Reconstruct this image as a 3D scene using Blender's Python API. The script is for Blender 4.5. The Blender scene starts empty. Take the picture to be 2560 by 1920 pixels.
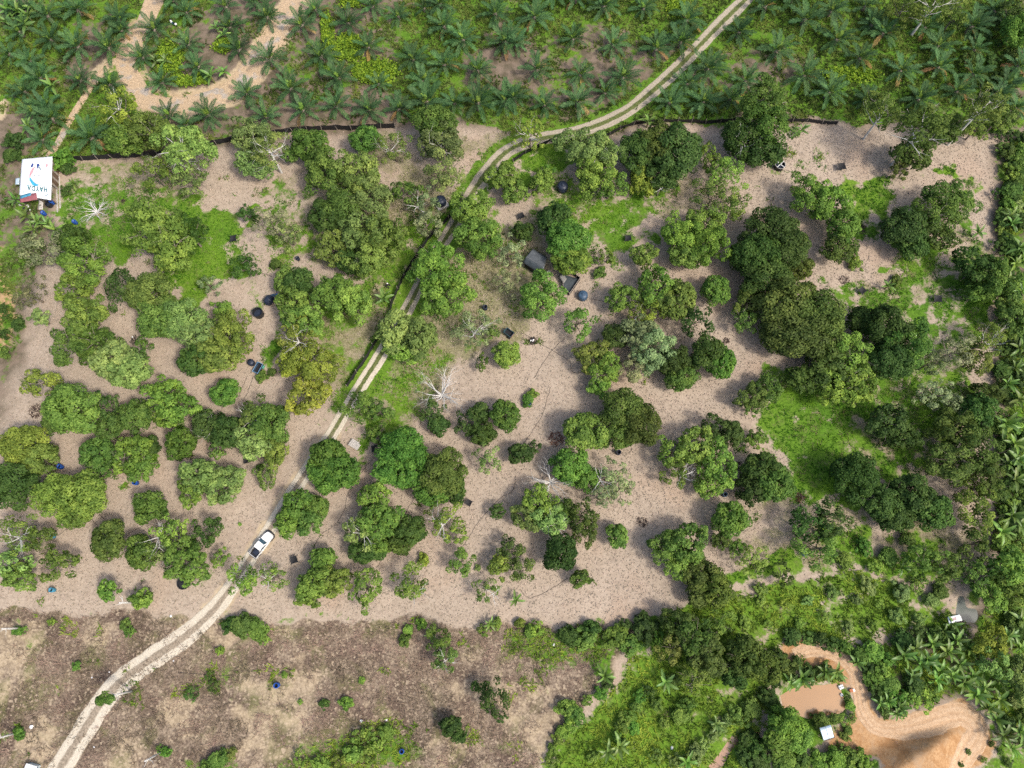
import bpy, bmesh, math, random
import numpy as np
from mathutils import Vector, Matrix, Euler

S = bpy.context.scene
COL = S.collection
R = math.radians
rng = np.random.default_rng(7)
random.seed(7)

# ------------------------------------------------------------------ camera
CAM_H, TILT, FPX = 110.0, R(17.0), 1775.0          # drone height, tilt off straight down, focal length in photo pixels
cam = bpy.data.cameras.new('camera')
cam.sensor_width = 36.0
cam.lens = FPX / 2560.0 * 36.0
cam.clip_start, cam.clip_end = 1.0, 6000.0
camo = bpy.data.objects.new('camera', cam)
COL.objects.link(camo)
camo.location = (0, 0, CAM_H)
camo.rotation_euler = (TILT, 0, 0)
S.camera = camo

# ------------------------------------------------------------------ sky, sun, exposure
SUN_ELEV = R(53.0)
SUN_DIR = Vector((0.85, -0.52, 0)).normalized()     # horizontal direction towards the sun
w = bpy.data.worlds.new('World'); S.world = w; w.use_nodes = True
nt = w.node_tree
sky = nt.nodes.new('ShaderNodeTexSky'); sky.sky_type = 'NISHITA'; sky.sun_disc = False
sky.sun_elevation = SUN_ELEV
sky.sun_rotation = math.atan2(SUN_DIR.x, SUN_DIR.y)
sky.air_density = 1.0; sky.dust_density = 4.0; sky.ozone_density = 0.6
nt.nodes['Background'].inputs['Strength'].default_value = 0.15
nt.links.new(sky.outputs[0], nt.nodes['Background'].inputs['Color'])
sun = bpy.data.lights.new('sun', 'SUN'); sun.energy = 2.0; sun.angle = R(7.0); sun.color = (1.0, 0.94, 0.85)
suno = bpy.data.objects.new('sun', sun); COL.objects.link(suno)
sv = Vector((SUN_DIR.x * math.cos(SUN_ELEV), SUN_DIR.y * math.cos(SUN_ELEV), math.sin(SUN_ELEV)))
suno.rotation_euler = sv.to_track_quat('Z', 'Y').to_euler()
suno.location = (60, -45, 160)
S.view_settings.view_transform = 'Standard'; S.view_settings.look = 'None'
S.view_settings.exposure = 0.64; S.view_settings.gamma = 1.0
S.cycles.max_bounces = 5; S.cycles.diffuse_bounces = 3; S.cycles.glossy_bounces = 2
S.cycles.transmission_bounces = 3; S.cycles.transparent_max_bounces = 4
S.cycles.use_denoising = False

# ------------------------------------------------------------------ photo pixel -> place on the ground
ct, st = math.cos(TILT), math.sin(TILT)
def P(px, py, z=0.0):
    """world x, y of the spot at height z seen at a photo pixel"""
    u = (np.asarray(px, float) - 1280.0) / FPX; v = (960.0 - np.asarray(py, float)) / FPX
    dx, dy, dz = u, v * ct + st, v * st - ct
    t = (z - CAM_H) / dz
    return dx * t, dy * t
def mpp(px, py, z=0.0):
    """metres per photo pixel there"""
    v = (960.0 - py) / FPX
    return (CAM_H - z) / (ct - v * st) / FPX
def pts(lst, z=0.0):
    a = np.array(lst, float)
    x, y = P(a[:, 0], a[:, 1], z)
    return np.stack([x, y], 1)

# ------------------------------------------------------------------ noise
def _h(ix, iy, s):
    n = (ix * 374761393 + iy * 668265263 + s * 974634777) & 0xFFFFFFFF
    n = ((n ^ (n >> 13)) * 1274126177) & 0xFFFFFFFF
    return ((n ^ (n >> 16)) & 0xFFFF) / 65535.0
def vnoise(x, y, s=0):
    x = np.asarray(x, float); y = np.asarray(y, float)
    ix = np.floor(x).astype(np.int64); iy = np.floor(y).astype(np.int64)
    fx = x - ix; fy = y - iy
    fx = fx * fx * (3 - 2 * fx); fy = fy * fy * (3 - 2 * fy)
    a = _h(ix, iy, s); b = _h(ix + 1, iy, s); c = _h(ix, iy + 1, s); d = _h(ix + 1, iy + 1, s)
    return (a * (1 - fx) + b * fx) * (1 - fy) + (c * (1 - fx) + d * fx) * fy
def fbm(x, y, s=0, o=4):
    r = 0; a = 0.5; t = 0
    for i in range(o):
        r = r + a * vnoise(x * 2 ** i, y * 2 ** i, s + i); t += a; a *= 0.5
    return r / t
def sstep(a, b, x):
    t = np.clip((x - a) / (b - a), 0, 1); return t * t * (3 - 2 * t)
def sdf(poly, x, y):
    """signed distance (negative inside) to a polygon"""
    d = np.full(np.shape(x), 1e9); ins = np.zeros(np.shape(x), bool)
    n = len(poly)
    for i in range(n):
        x0, y0 = poly[i]; x1, y1 = poly[(i + 1) % n]
        ex, ey = x1 - x0, y1 - y0
        t = np.clip(((x - x0) * ex + (y - y0) * ey) / (ex * ex + ey * ey + 1e-9), 0, 1)
        d = np.minimum(d, (x - x0 - t * ex) ** 2 + (y - y0 - t * ey) ** 2)
        c = (y0 > y) != (y1 > y)
        with np.errstate(divide='ignore', invalid='ignore'):
            c &= x < ex * (y - y0) / (ey if ey else 1e-9) + x0
        ins ^= c
    d = np.sqrt(d)
    return np.where(ins, -d, d)
def linedist(line, x, y):
    d = np.full(np.shape(x), 1e9)
    for (x0, y0), (x1, y1) in zip(line[:-1], line[1:]):
        ex, ey = x1 - x0, y1 - y0
        t = np.clip(((x - x0) * ex + (y - y0) * ey) / (ex * ex + ey * ey + 1e-9), 0, 1)
        d = np.minimum(d, (x - x0 - t * ex) ** 2 + (y - y0 - t * ey) ** 2)
    return np.sqrt(d)
def smooth_line(p, n=8):
    p = np.array(p, float); q = []
    e = np.vstack([2 * p[0] - p[1], p, 2 * p[-1] - p[-2]])
    for i in range(1, len(e) - 2):
        for k in range(n):
            t = k / n; a, b, c, d = e[i - 1], e[i], e[i + 1], e[i + 2]
            q.append(0.5 * (2 * b + (c - a) * t + (2 * a - 5 * b + 4 * c - d) * t * t + (3 * b - a - 3 * c + d) * t ** 3))
    q.append(p[-1]); return np.array(q)

# ------------------------------------------------------------------ mesh helpers
def tag(o, label=None, cat=None, group=None, kind=None):
    if label: o['label'] = label
    if cat: o['category'] = cat
    if group: o['group'] = group
    if kind: o['kind'] = kind
    return o
def empty(name, x, y, z=None, rz=0.0):
    o = bpy.data.objects.new(name, None); COL.objects.link(o)
    o.location = (x, y, H(x, y) if z is None else z); o.rotation_euler = (0, 0, rz)
    o.empty_display_size = 0.3
    return o
def link(name, me, parent=None, loc=(0, 0, 0), rot=(0, 0, 0), scale=(1, 1, 1), color=None):
    o = bpy.data.objects.new(name, me); COL.objects.link(o)
    o.parent = parent; o.location = loc; o.rotation_euler = rot; o.scale = scale
    if color is not None: o.color = (*color, 1)
    return o
def npmesh(name, verts, faces, mat, k=4, attr=None, smooth=False, attrs3=None):
    """fast mesh from arrays: verts (N,3), faces (M,k)"""
    me = bpy.data.meshes.new(name)
    verts = np.asarray(verts, np.float32); faces = np.asarray(faces, np.int32)
    me.vertices.add(len(verts)); me.vertices.foreach_set('co', verts.ravel())
    me.loops.add(faces.size); me.loops.foreach_set('vertex_index', faces.ravel())
    me.polygons.add(len(faces)); me.polygons.foreach_set('loop_start', np.arange(0, faces.size, k, dtype=np.int32))
    me.polygons.foreach_set('loop_total', np.full(len(faces), k, np.int32))
    if smooth: me.polygons.foreach_set('use_smooth', np.ones(len(faces), bool))
    me.update(calc_edges=True)
    for nm, v in (attr or {}).items():
        a = me.attributes.new(nm, 'FLOAT', 'POINT'); a.data.foreach_set('value', np.asarray(v, np.float32))
    for nm, v in (attrs3 or {}).items():
        a = me.attributes.new(nm, 'FLOAT_VECTOR', 'POINT'); a.data.foreach_set('vector', np.asarray(v, np.float32).ravel())
    if mat: me.materials.append(mat)
    me.validate()
    return me
class MB:
    """collects simple shapes for one mesh"""
    def __init__(s): s.v = []; s.f = []
    def add(s, v, f):
        n = len(s.v); s.v += [tuple(p) for p in v]; s.f += [tuple(i + n for i in q) for q in f]; return s
    def box(s, c, d, rz=0.0, taper=1.0):
        cx, cy, cz = c; hx, hy, hz = d[0] / 2, d[1] / 2, d[2] / 2
        ca, sa = math.cos(rz), math.sin(rz); v = []
        for z, k in ((-hz, 1.0), (hz, taper)):
            for x, y in ((-hx, -hy), (hx, -hy), (hx, hy), (-hx, hy)):
                x *= k; y *= k; v.append((cx + x * ca - y * sa, cy + x * sa + y * ca, cz + z))
        return s.add(v, [(3, 2, 1, 0), (4, 5, 6, 7), (0, 1, 5, 4), (1, 2, 6, 5), (2, 3, 7, 6), (3, 0, 4, 7)])
    def hexa(s, b, t):
        return s.add(list(b) + list(t), [(3, 2, 1, 0), (4, 5, 6, 7), (0, 1, 5, 4), (1, 2, 6, 5), (2, 3, 7, 6), (3, 0, 4, 7)])
    def tube(s, p, r, n=6, cap=True):
        p = [Vector(q) for q in p]
        if not hasattr(r, '__len__'): r = [r] * len(p)
        v = []; f = []
        for i, q in enumerate(p):
            d = (p[min(i + 1, len(p) - 1)] - p[max(i - 1, 0)])
            d = d.normalized() if d.length > 1e-6 else Vector((0, 0, 1))
            a = d.cross(Vector((0, 0, 1)))
            a = a.normalized() if a.length > 0.05 else Vector((1, 0, 0))
            b = d.cross(a).normalized()
            for k in range(n):
                g = 2 * math.pi * k / n; v.append(q + (a * math.cos(g) + b * math.sin(g)) * r[i])
        for i in range(len(p) - 1):
            for k in range(n):
                f.append((i * n + k, i * n + (k + 1) % n, (i + 1) * n + (k + 1) % n, (i + 1) * n + k))
        if cap: f += [tuple(range(n))[::-1], tuple((len(p) - 1) * n + k for k in range(n))]
        return s.add(v, f)
    def lathe(s, prof, n=20, c=(0, 0), cap=True):
        v = []; f = []
        for r, z in prof:
            for k in range(n):
                g = 2 * math.pi * k / n; v.append((c[0] + r * math.cos(g), c[1] + r * math.sin(g), z))
        for i in range(len(prof) - 1):
            for k in range(n):
                f.append((i * n + k, i * n + (k + 1) % n, (i + 1) * n + (k + 1) % n, (i + 1) * n + k))
        if cap: f += [tuple(range(n))[::-1], tuple((len(prof) - 1) * n + k for k in range(n))]
        return s.add(v, f)
    def mesh(s, name, mat, bevel=0.0, smooth=False):
        me = bpy.data.meshes.new(name); me.from_pydata(s.v, [], s.f)
        bm = bmesh.new(); bm.from_mesh(me)
        bmesh.ops.recalc_face_normals(bm, faces=bm.faces)
        if bevel: bmesh.ops.bevel(bm, geom=list(bm.edges), offset=bevel, segments=2, affect='EDGES', clamp_overlap=True)
        bm.to_mesh(me); bm.free()
        if smooth:
            for p in me.polygons: p.use_smooth = True
        me.materials.append(mat)
        return me
    def part(s, name, mat, parent=None, bevel=0.0, smooth=False, **k):
        return link(name, s.mesh(name, mat, bevel, smooth), parent, **k)

# ------------------------------------------------------------------ materials
class N:
    def __init__(s, name):
        s.m = bpy.data.materials.new(name); s.m.use_nodes = True; s.t = s.m.node_tree
        s.b = s.t.nodes['Principled BSDF']; s.o = s.t.nodes['Material Output']
    def n(s, typ, ins=None, **k):
        q = s.t.nodes.new(typ)
        for a, v in k.items(): setattr(q, a, v)
        for a, v in (ins or {}).items(): s.put(q, a, v)
        return q
    def put(s, q, a, v):
        if hasattr(v, 'is_output') or isinstance(v, bpy.types.NodeSocket): s.t.links.new(v, q.inputs[a])
        else: q.inputs[a].default_value = v
    def math(s, op, a, b=0.0, c=None, clamp=False):
        q = s.n('ShaderNodeMath', operation=op, use_clamp=clamp); s.put(q, 0, a); s.put(q, 1, b)
        if c is not None: s.put(q, 2, c)
        return q.outputs[0]
    def mix(s, f, a, b, blend='MIX'):
        q = s.n('ShaderNodeMix', data_type='RGBA', blend_type=blend); s.put(q, 0, f)
        s.put(q, 6, a if not isinstance(a, tuple) else (*a, 1)); s.put(q, 7, b if not isinstance(b, tuple) else (*b, 1))
        return q.outputs[2]
    def noise(s, vec, scale, detail=4.0, rough=0.55, dist=0.0):
        q = s.n('ShaderNodeTexNoise', {'Scale': scale, 'Detail': detail, 'Roughness': rough, 'Distortion': dist})
        if vec is not None: s.t.links.new(vec, q.inputs['Vector'])
        return q.outputs['Fac']
    def vor(s, vec, scale, out='Color', feature='F1'):
        q = s.n('ShaderNodeTexVoronoi', {'Scale': scale}, feature=feature)
        s.t.links.new(vec, q.inputs['Vector']); return q.outputs[out]
    def ss(s, x, a, b):
        q = s.n('ShaderNodeMapRange', {'From Min': a, 'From Max': b}, interpolation_type='SMOOTHSTEP')
        s.put(q, 'Value', x); return q.outputs[0]
    def coord(s): return s.n('ShaderNodeTexCoord').outputs['Object']
    def bump(s, h, strength, dist):
        q = s.n('ShaderNodeBump', {'Strength': strength, 'Distance': dist}); s.t.links.new(h, q.inputs['Height'])
        s.t.links.new(q.outputs[0], s.b.inputs['Normal'])
    def color(s, c): s.put(s.b, 'Base Color', c if not isinstance(c, tuple) else (*c, 1)); return s

def simple(name, col, rough=0.7, metal=0.0, var=0.25, scale=3.0, spec=0.4):
    """one colour with worn, uneven tone"""
    m = N(name); c = m.coord()
    f = m.noise(c, scale, 6.0, 0.65)
    d = tuple(x * (1 - var) for x in col); l = tuple(min(1, x * (1 + var * 0.6)) for x in col)
    m.color(m.mix(m.ss(f, 0.3, 0.7), d, l))
    m.b.inputs['Roughness'].default_value = rough; m.b.inputs['Metallic'].default_value = metal
    m.b.inputs['Specular IOR Level'].default_value = spec
    return m.m

def leafmat(name, trans=0.3, rough=0.55, gloss=0.2, varsat=1.0, fixed=None, lo=0.52, span=0.95):
    """foliage: the object's own colour, each leaf a little lighter, darker, yellower"""
    m = N(name)
    lv = m.n('ShaderNodeAttribute', attribute_name='lv').outputs['Fac']
    base = (*fixed, 1) if fixed else m.n('ShaderNodeObjectInfo').outputs['Color']
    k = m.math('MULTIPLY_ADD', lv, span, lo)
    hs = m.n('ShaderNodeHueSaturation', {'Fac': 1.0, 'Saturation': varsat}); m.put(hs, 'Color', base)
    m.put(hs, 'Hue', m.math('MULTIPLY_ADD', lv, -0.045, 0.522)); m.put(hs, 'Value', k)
    col = hs.outputs[0]
    m.color(col); m.b.inputs['Roughness'].default_value = rough; m.b.inputs['Specular IOR Level'].default_value = gloss
    tr = m.n('ShaderNodeBsdfTranslucent'); m.put(tr, 'Color', m.mix(0.5, col, m.mix(1.0, col, (1.0, 1.0, 0.45), 'MULTIPLY')))
    mx = m.n('ShaderNodeMixShader', {0: trans}); m.t.links.new(m.b.outputs[0], mx.inputs[1]); m.t.links.new(tr.outputs[0], mx.inputs[2])
    m.t.links.new(mx.outputs[0], m.o.inputs['Surface'])
    return m.m

M_leaf = leafmat('foliage', 0.34, 0.6, 0.15, 1.0, None, 0.42, 1.15)
M_frond = leafmat('palm_frond', 0.22, 0.6, 0.15, 1.0, None, 0.4, 1.25)
M_banana = leafmat('banana_leaf', 0.3, 0.4, 0.4)
M_tuft = leafmat('grass_blades', 0.3, 0.7, 0.1, fixed=None)
M_dry = leafmat('dry_twigs_and_leaves', 0.1, 0.85, 0.1)
M_bark = simple('grey_bark', (0.22, 0.18, 0.14), 0.9, var=0.45, scale=5)
M_white = simple('bleached_wood', (0.55, 0.53, 0.49), 0.8, var=0.25, scale=6)
M_bstem = simple('banana_stem', (0.16, 0.17, 0.06), 0.6, var=0.4)
# ================================================================== THE SETTING
# ---- outlines of the ground's areas (photo pixels turned into places on the ground)
ORCHARD = pts([(132, 415), (410, 392), (690, 345), (990, 332), (1160, 300), (1300, 345), (1500, 352), (1600, 318), (2090, 312), (2380, 330), (2500, 345),
               (2500, 800), (2480, 1430), (2400, 1500), (2300, 1450), (2150, 1420), (1950, 1465), (1840, 1480), (1740, 1500), (1640, 1535), (1250, 1558), (900, 1560), (700, 1542), (500, 1545), (330, 1518), (-300, 1518),
               (-300, 1240), (-10, 1120), (40, 970), (70, 830), (120, 650), (140, 560)])
SCRUB = pts([(-400, 1535), (330, 1530), (540, 1560), (900, 1572), (1250, 1566), (1600, 1560), (1580, 1650), (1500, 1720), (1420, 1790), (1380, 1860), (1310, 2100), (-500, 2100)])
ORANGE = pts([(1962, 1640), (2010, 1612), (2090, 1620), (2138, 1655), (2160, 1730), (2185, 1785), (2240, 1800), (2330, 1778), (2400, 1748), (2450, 1790), (2480, 1840), (2440, 1890),
              (2380, 1960), (2150, 2000), (2180, 1890), (2060, 1862), (2030, 1850), (2060, 1800), (2118, 1790), (2112, 1706), (2040, 1690)])
LEFTSOIL = pts([(-120, 560), (10, 610), (28, 690), (48, 760), (52, 815), (30, 870), (0, 905), (-150, 930)])
LEFTSAND = pts([(-120, 170), (20, 195), (42, 235), (22, 300), (-120, 330)])
JUNGLE = pts([(2500, 330), (2900, 300), (2900, 1900), (2580, 1890), (2460, 1780), (2400, 1745), (2200, 1790), (2160, 1700), (2150, 1650), (2260, 1600), (2440, 1575), (2495, 1450)])
LOWGREEN = pts([(1600, 1545), (1740, 1495), (1850, 1475), (1950, 1460), (2150, 1415), (2300, 1445), (2400, 1500), (2440, 1580), (2260, 1605), (2100, 1640), (1960, 1660), (1940, 1780), (1900, 1900), (1900, 2100), (1320, 2100), (1390, 1860), (1500, 1730), (1600, 1650)])
POND = pts([(1950, 1738), (1978, 1722), (2015, 1711), (2060, 1712), (2094, 1704), (2110, 1738), (2120, 1770), (2106, 1786), (2075, 1790), (2040, 1801), (2018, 1800), (1989, 1788), (1958, 1778)])
DITCH = pts([(1828, 1838), (1862, 1832), (1902, 1829), (1898, 1846), (1852, 1852), (1830, 1880), (1806, 1925), (1790, 1970), (1745, 1970), (1770, 1915), (1800, 1880)])
GREYPOND = pts([(2395, 1488), (2412, 1490), (2418, 1518), (2444, 1520), (2450, 1545), (2440, 1559), (2400, 1556), (2388, 1535)])
TRACK = smooth_line(pts([(1905, -50), (1862, 0), (1790, 72), (1700, 165), (1620, 238), (1560, 282), (1480, 318), (1400, 338), (1330, 352), (1272, 376), (1222, 425), (1182, 482), (1130, 572), (1082, 650),
                         (1030, 752), (985, 832), (937, 912), (885, 992), (838, 1072), (780, 1160), (720, 1250), (662, 1345), (610, 1420), (572, 1480), (520, 1542), (450, 1602), (370, 1655),
                         (300, 1708), (248, 1770), (200, 1845), (152, 1922), (110, 2010)]), 6)
SANDROAD = smooth_line(pts([(405, -60), (388, 0), (362, 58), (338, 95), (321, 121), (313, 150), (325, 188), (343, 222), (368, 250), (410, 262), (465, 260), (535, 246), (593, 218), (642, 162), (683, 95), (708, 55), (738, 8), (768, -60)]), 6)
SPUR = smooth_line(pts([(316, 156), (290, 152), (262, 170), (240, 200), (214, 240), (190, 277), (168, 315), (140, 365), (120, 392)]), 5)

# ---- relief
DX = np.arange(-122, 122.01, 0.5); DY = np.arange(-42, 136.01, 0.5)
GX, GY = np.meshgrid(DX, DY)
def relief(x, y):
    z = 0.9 * (fbm(x / 34, y / 34, 3, 2) - 0.5) + 0.12 * (fbm(x / 5, y / 5, 11, 2) - 0.5)
    for poly in (POND, DITCH, GREYPOND):
        z = z - 1.0 * sstep(0.4, -0.9, sdf(poly, x, y))
    # the cut bank above the clay yard: rises from its toe line, then falls away gently
    toe = pts([(2100, 1930), (2135, 1893), (2200, 1866), (2290, 1832), (2392, 1812)])
    hill = pts([(2100, 1930), (2135, 1893), (2200, 1866), (2290, 1832), (2392, 1812), (2425, 1835), (2480, 1950), (2480, 2200), (2000, 2200)])
    dt = linedist(toe, x, y) * (sdf(hill, x, y) < 0)
    xr = P(2392, 1812)[0]; run = 0.8 + 1.7 * sstep(xr, xr - 14, x)
    gul = 0.6 * (fbm((0.95 * x + 0.3 * y) / 1.1, (0.95 * y - 0.3 * x) / 6.0, 61, 3) - 0.5) * np.clip(dt / 2, 0, 1)
    z = z + 2.7 * sstep(xr + 1.5, xr - 6, x) * np.clip(dt / run + gul * (dt > 0), 0, 1) * sstep(26, 9, dt)
    return z
ZG = relief(GX, GY)
def H(x, y):
    x = np.clip(np.asarray(x, float), DX[0], DX[-1] - 1e-3); y = np.clip(np.asarray(y, float), DY[0], DY[-1] - 1e-3)
    fx = (x - DX[0]) / 0.5; fy = (y - DY[0]) / 0.5
    i = fx.astype(int); j = fy.astype(int); fx = fx - i; fy = fy - j
    r = (ZG[j, i] * (1 - fx) + ZG[j, i + 1] * fx) * (1 - fy) + (ZG[j + 1, i] * (1 - fx) + ZG[j + 1, i + 1] * fx) * fy
    return float(r) if np.ndim(r) == 0 else r
def at(px, py, z=0.0):
    """place seen at a photo pixel, at height z above the ground there"""
    x, y = P(px, py, z)
    h = H(x, y)
    x, y = P(px, py, z + h)
    return float(x), float(y), float(H(x, y))

# ---- what grows where: masks between 0 and 1
GRASS = """520 540 60 40 1|500 640 70 60 1|470 520 70 40 1|330 600 70 40 1|250 520 60 50 .8|390 470 70 40 .6|660 505 18 15 1|230 430 60 30 .5|300 430 50 30 .5|480 720 50 30 .9|720 580 30 70 .7|760 760 50 80 .5|700 840 40 60 .8|660 880 40 40 .7
|890 780 60 120 .55|950 700 40 80 .8|1010 620 50 70 .8|1060 600 40 60 .75|850 880 40 90 .4|1000 920 80 60 .55|1000 1010 60 60 .75|960 1040 50 50 .75|950 1110 30 30 .6|1100 780 60 60 .4|1180 740 50 60 .35|560 700 40 40 .5
|1360 400 50 40 1|1400 540 60 40 .6|1500 560 70 60 .8|1560 610 70 60 .95|1600 540 60 50 .8|1480 620 40 50 .6|1620 500 60 30 .6|1500 690 40 30 .4|1700 520 40 30 .4|1560 680 50 30 .6|1770 400 30 50 .5
|2160 510 50 45 1|2150 550 30 30 .9|2290 440 30 20 .4|2420 455 25 25 1|2430 520 30 60 .6|2430 590 40 40 .6|2410 650 30 30 .8|2270 690 50 60 .8|2200 740 60 25 .9|2240 760 70 25 .7|2140 740 30 20 .6|2340 710 50 20 .7|2450 760 40 30 .9
|2330 830 50 40 .8|2350 790 40 20 .5|2010 1050 60 80 1|2050 1130 60 60 1|2120 1010 60 50 .8|2180 1000 50 60 .7|2100 1080 40 50 .6|2200 1090 50 40 .9|2200 1140 30 30 1|2300 1050 70 60 .8|2380 1000 40 50 .8|2040 1220 50 40 .8|1990 1180 30 40 .7
|2150 1380 50 70 .9|2140 1450 60 50 1|2240 1470 80 50 1|2050 1440 40 40 .4|2330 1420 60 50 .7|2400 930 50 50 .7|2300 920 60 50 .7|1950 1500 150 30 .9|2100 1520 150 40 1|2250 1560 120 40 .95|1860 1530 60 30 .9|1900 1130 30 60 .5|1860 1250 40 40 .4
|420 1085 20 30 .8|890 640 40 60 .6|900 700 60 40 .7|930 760 40 60 .7|880 830 50 70 .6|800 840 30 60 .6|640 600 40 50 .4|560 620 40 60 .7|440 640 40 30 .8|300 560 50 40 .9|210 560 40 40 .7|180 500 30 30 .6|1150 650 40 60 .5|1240 560 40 60 .5|1300 620 40 50 .5|1100 850 60 60 .5|1080 930 60 50 .6|1440 500 50 40 .6|2000 980 40 40 .8|1980 1120 30 50 .8|2080 1050 40 40 .8|2150 1060 50 40 .8|2250 1000 50 50 .8|2250 1120 40 40 .7|2330 1130 50 40 .5|2060 1180 40 40 .8|2440 1010 40 60 .8|2420 820 40 40 .7|2130 1330 40 50 .7|2200 1400 60 50 .9|2270 1420 50 50 .9|2080 1480 60 40 .9|2300 1500 60 40 .9|2180 1520 80 30 1|2370 600 30 30 .4|2420 700 30 40 .6|2380 760 40 30 .6|2280 800 50 30 .6|2120 760 40 30 .7|2300 660 40 30 .5|300 1245 18 12 .9|270 1262 10 10 .8|455 1500 18 18 .6|1900 385 60 12 .4|2030 395 40 25 .35|2090 330 60 15 .4|1990 440 60 25 .3|1050 560 60 60 .5|1190 480 20 60 .5|1250 330 40 25 .35"""
def blobs(txt, x, y):
    m = np.zeros(np.shape(x))
    for e in txt.replace('\n', '').split('|'):
        a, b, c, d, s = [float(q) for q in e.split()]
        cx, cy = P(a, b); k = mpp(a, b); v = (960 - b) / FPX
        ky = k / max(0.5, math.cos(TILT + math.atan(v)))
        q = ((x - cx) / (c * k * 1.15)) ** 2 + ((y - cy) / (d * ky * 1.15)) ** 2
        m = np.maximum(m, s * np.clip(1.25 - 0.5 * q, 0, 1))
    return m
UX = GX + 5.0 * (fbm(GX / 7, GY / 7, 101, 4) - 0.5) + 1.6 * (fbm(GX / 1.8, GY / 1.8, 102, 2) - 0.5)   # ragged borders
UY = GY + 5.0 * (fbm(GX / 7, GY / 7, 131, 4) - 0.5) + 1.6 * (fbm(GX / 1.8, GY / 1.8, 132, 2) - 0.5)
inor = sstep(1.5, -1.5, sdf(ORCHARD, UX, UY))
insc = sstep(1.2, -1.2, sdf(SCRUB, UX, UY))
injg = sstep(1.5, -1.5, sdf(JUNGLE, UX, UY))
inlg = sstep(2.0, -2.0, sdf(LOWGREEN, UX, UY)) 
inlg = inlg * (1 - inor)
inyard = sstep(1.0, -1.0, sdf(ORANGE, UX, UY))
dsoil = np.minimum(sdf(ORANGE, UX, UY), np.minimum(sdf(LEFTSOIL, UX, UY), sdf(LEFTSAND, UX, UY)))
soil = sstep(1.2, -1.2, dsoil)
inpalm = np.clip(1 - inor - insc - injg - inlg, 0, 1) * (GY > 20)
rest = np.clip(1 - inor - insc - injg - inlg - inpalm, 0, 1)
dtrack = linedist(TRACK, GX, GY)
dsand = np.minimum(linedist(SANDROAD, GX, GY) - 1.6, linedist(SPUR, GX, GY))
big = fbm(GX / 16, GY / 16, 21, 3)
grass = blobs(GRASS, GX + 3.4 * (UX - GX), GY + 3.4 * (UY - GY)) * inor * 0.88
grass = np.maximum(grass, inpalm * np.clip(0.50 + 1.5 * (big - 0.47) + 0.22 * sstep(-10, 60, GX), 0.22, 1))
grass = np.maximum(grass, inlg * np.clip(0.72 + 1.2 * (big - 0.5), 0.35, 1))
grass = np.maximum(grass, injg * 0.62); grass = np.maximum(grass, rest * 0.7)
grass = grass * (1 - 0.9 * inyard)
strip = sstep(3.6, 2.2, dtrack) * sstep(22, 34, GY) * 0.8          # verges of the upper track
grass = np.maximum(grass, strip)
grass = np.maximum(grass, insc * np.clip(1.6 * (fbm(GX / 9, GY / 9, 77, 3) - 0.62), 0, 0.5))
SCRUBGREEN = "900 1880 110 35 .75|960 1840 60 30 .7|620 1562 60 16 .7|1460 1600 150 30 .8|1330 1570 50 14 .6|1250 1560 60 12 .5|560 1700 40 30 .4|1540 1650 60 40 .7|780 1900 80 20 .6|545 1905 50 20 .6|1120 1640 40 20 .3|700 1700 30 14 .3|1020 1575 60 14 .5|480 1735 30 20 .4|150 1560 30 14 .4|30 1570 30 20 .4|1200 1850 90 20 .35|1300 1700 60 40 .35|20 1850 40 16 .4|1380 1640 60 30 .45"
grass = np.maximum(grass, insc * blobs(SCRUBGREEN, UX, UY))
soil = np.maximum(soil, sstep(2.6, 1.0, dsand) * 0.8)
soil = np.maximum(soil, sstep(2.4, 1.4, dtrack) * 0.55 * (GY < 26))
soil = np.maximum(soil, insc * np.clip(0.24 + 2.3 * (fbm(GX / 6, GY / 4, 55, 4) - 0.5) + 0.08 * sstep(-62, -30, GX), 0, 0.62))
soil = np.maximum(soil, inlg * np.clip(1.6 * (fbm(GX / 6, GY / 6, 58, 3) - 0.5), 0, 0.6))
soil = np.maximum(soil, inpalm * np.clip(1.5 * (fbm(GX / 7, GY / 7, 91, 3) - 0.58), 0, 0.6))
orange = np.clip(sstep(8.0, -1.0, sdf(ORANGE, GX, GY)) + 0.8 * sstep(1, -1, sdf(LEFTSOIL, GX, GY)) + 0.55 * sstep(4, 0, linedist(SANDROAD, GX, GY)) + 0.6 * inlg * (GX > 15), 0, 1)
orange = np.maximum(orange, insc * sstep(5, 30, GX) * 0.6)
DRYGRASS = "1180 640 110 90 .9|1250 740 80 80 .8|1120 800 80 90 .8|1060 900 90 70 .9|1000 980 80 60 .7|920 800 60 120 .8|890 900 50 60 .8|960 660 60 80 .8|1000 560 60 60 .8|1040 470 70 60 .8|1190 360 60 50 .6|1240 330 50 30 .7|1300 600 60 60 .7|1420 520 60 50 .6|1700 480 80 40 .5|760 560 60 80 .6|320 470 120 50 .6|250 560 80 60 .5|200 420 80 30 .6|2250 750 120 60 .6|2430 640 40 120 .6|2180 1050 160 120 .7|2330 1380 140 90 .7|2120 1360 90 90 .6|1960 1250 60 60 .5|1940 1420 80 50 .6|2050 1450 100 40 .7|1870 1260 50 50 .5|60 1380 60 40 .3|1000 400 50 50 .6"
dry = blobs(DRYGRASS, GX + 3 * (UX - GX), GY + 3 * (UY - GY)) * inor
lush = np.clip(0.55 + 1.6 * (fbm(GX / 10, GY / 10, 33, 3) - 0.5), 0, 1)
lush = np.maximum(lush * (0.55 + 0.45 * inor), inlg * 0.75)
def gsample(a, x, y):
    i = np.clip(((x - DX[0]) / 0.5 + 0.5).astype(int), 0, len(DX) - 1); j = np.clip(((y - DY[0]) / 0.5 + 0.5).astype(int), 0, len(DY) - 1)
    return a[j, i]

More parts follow.
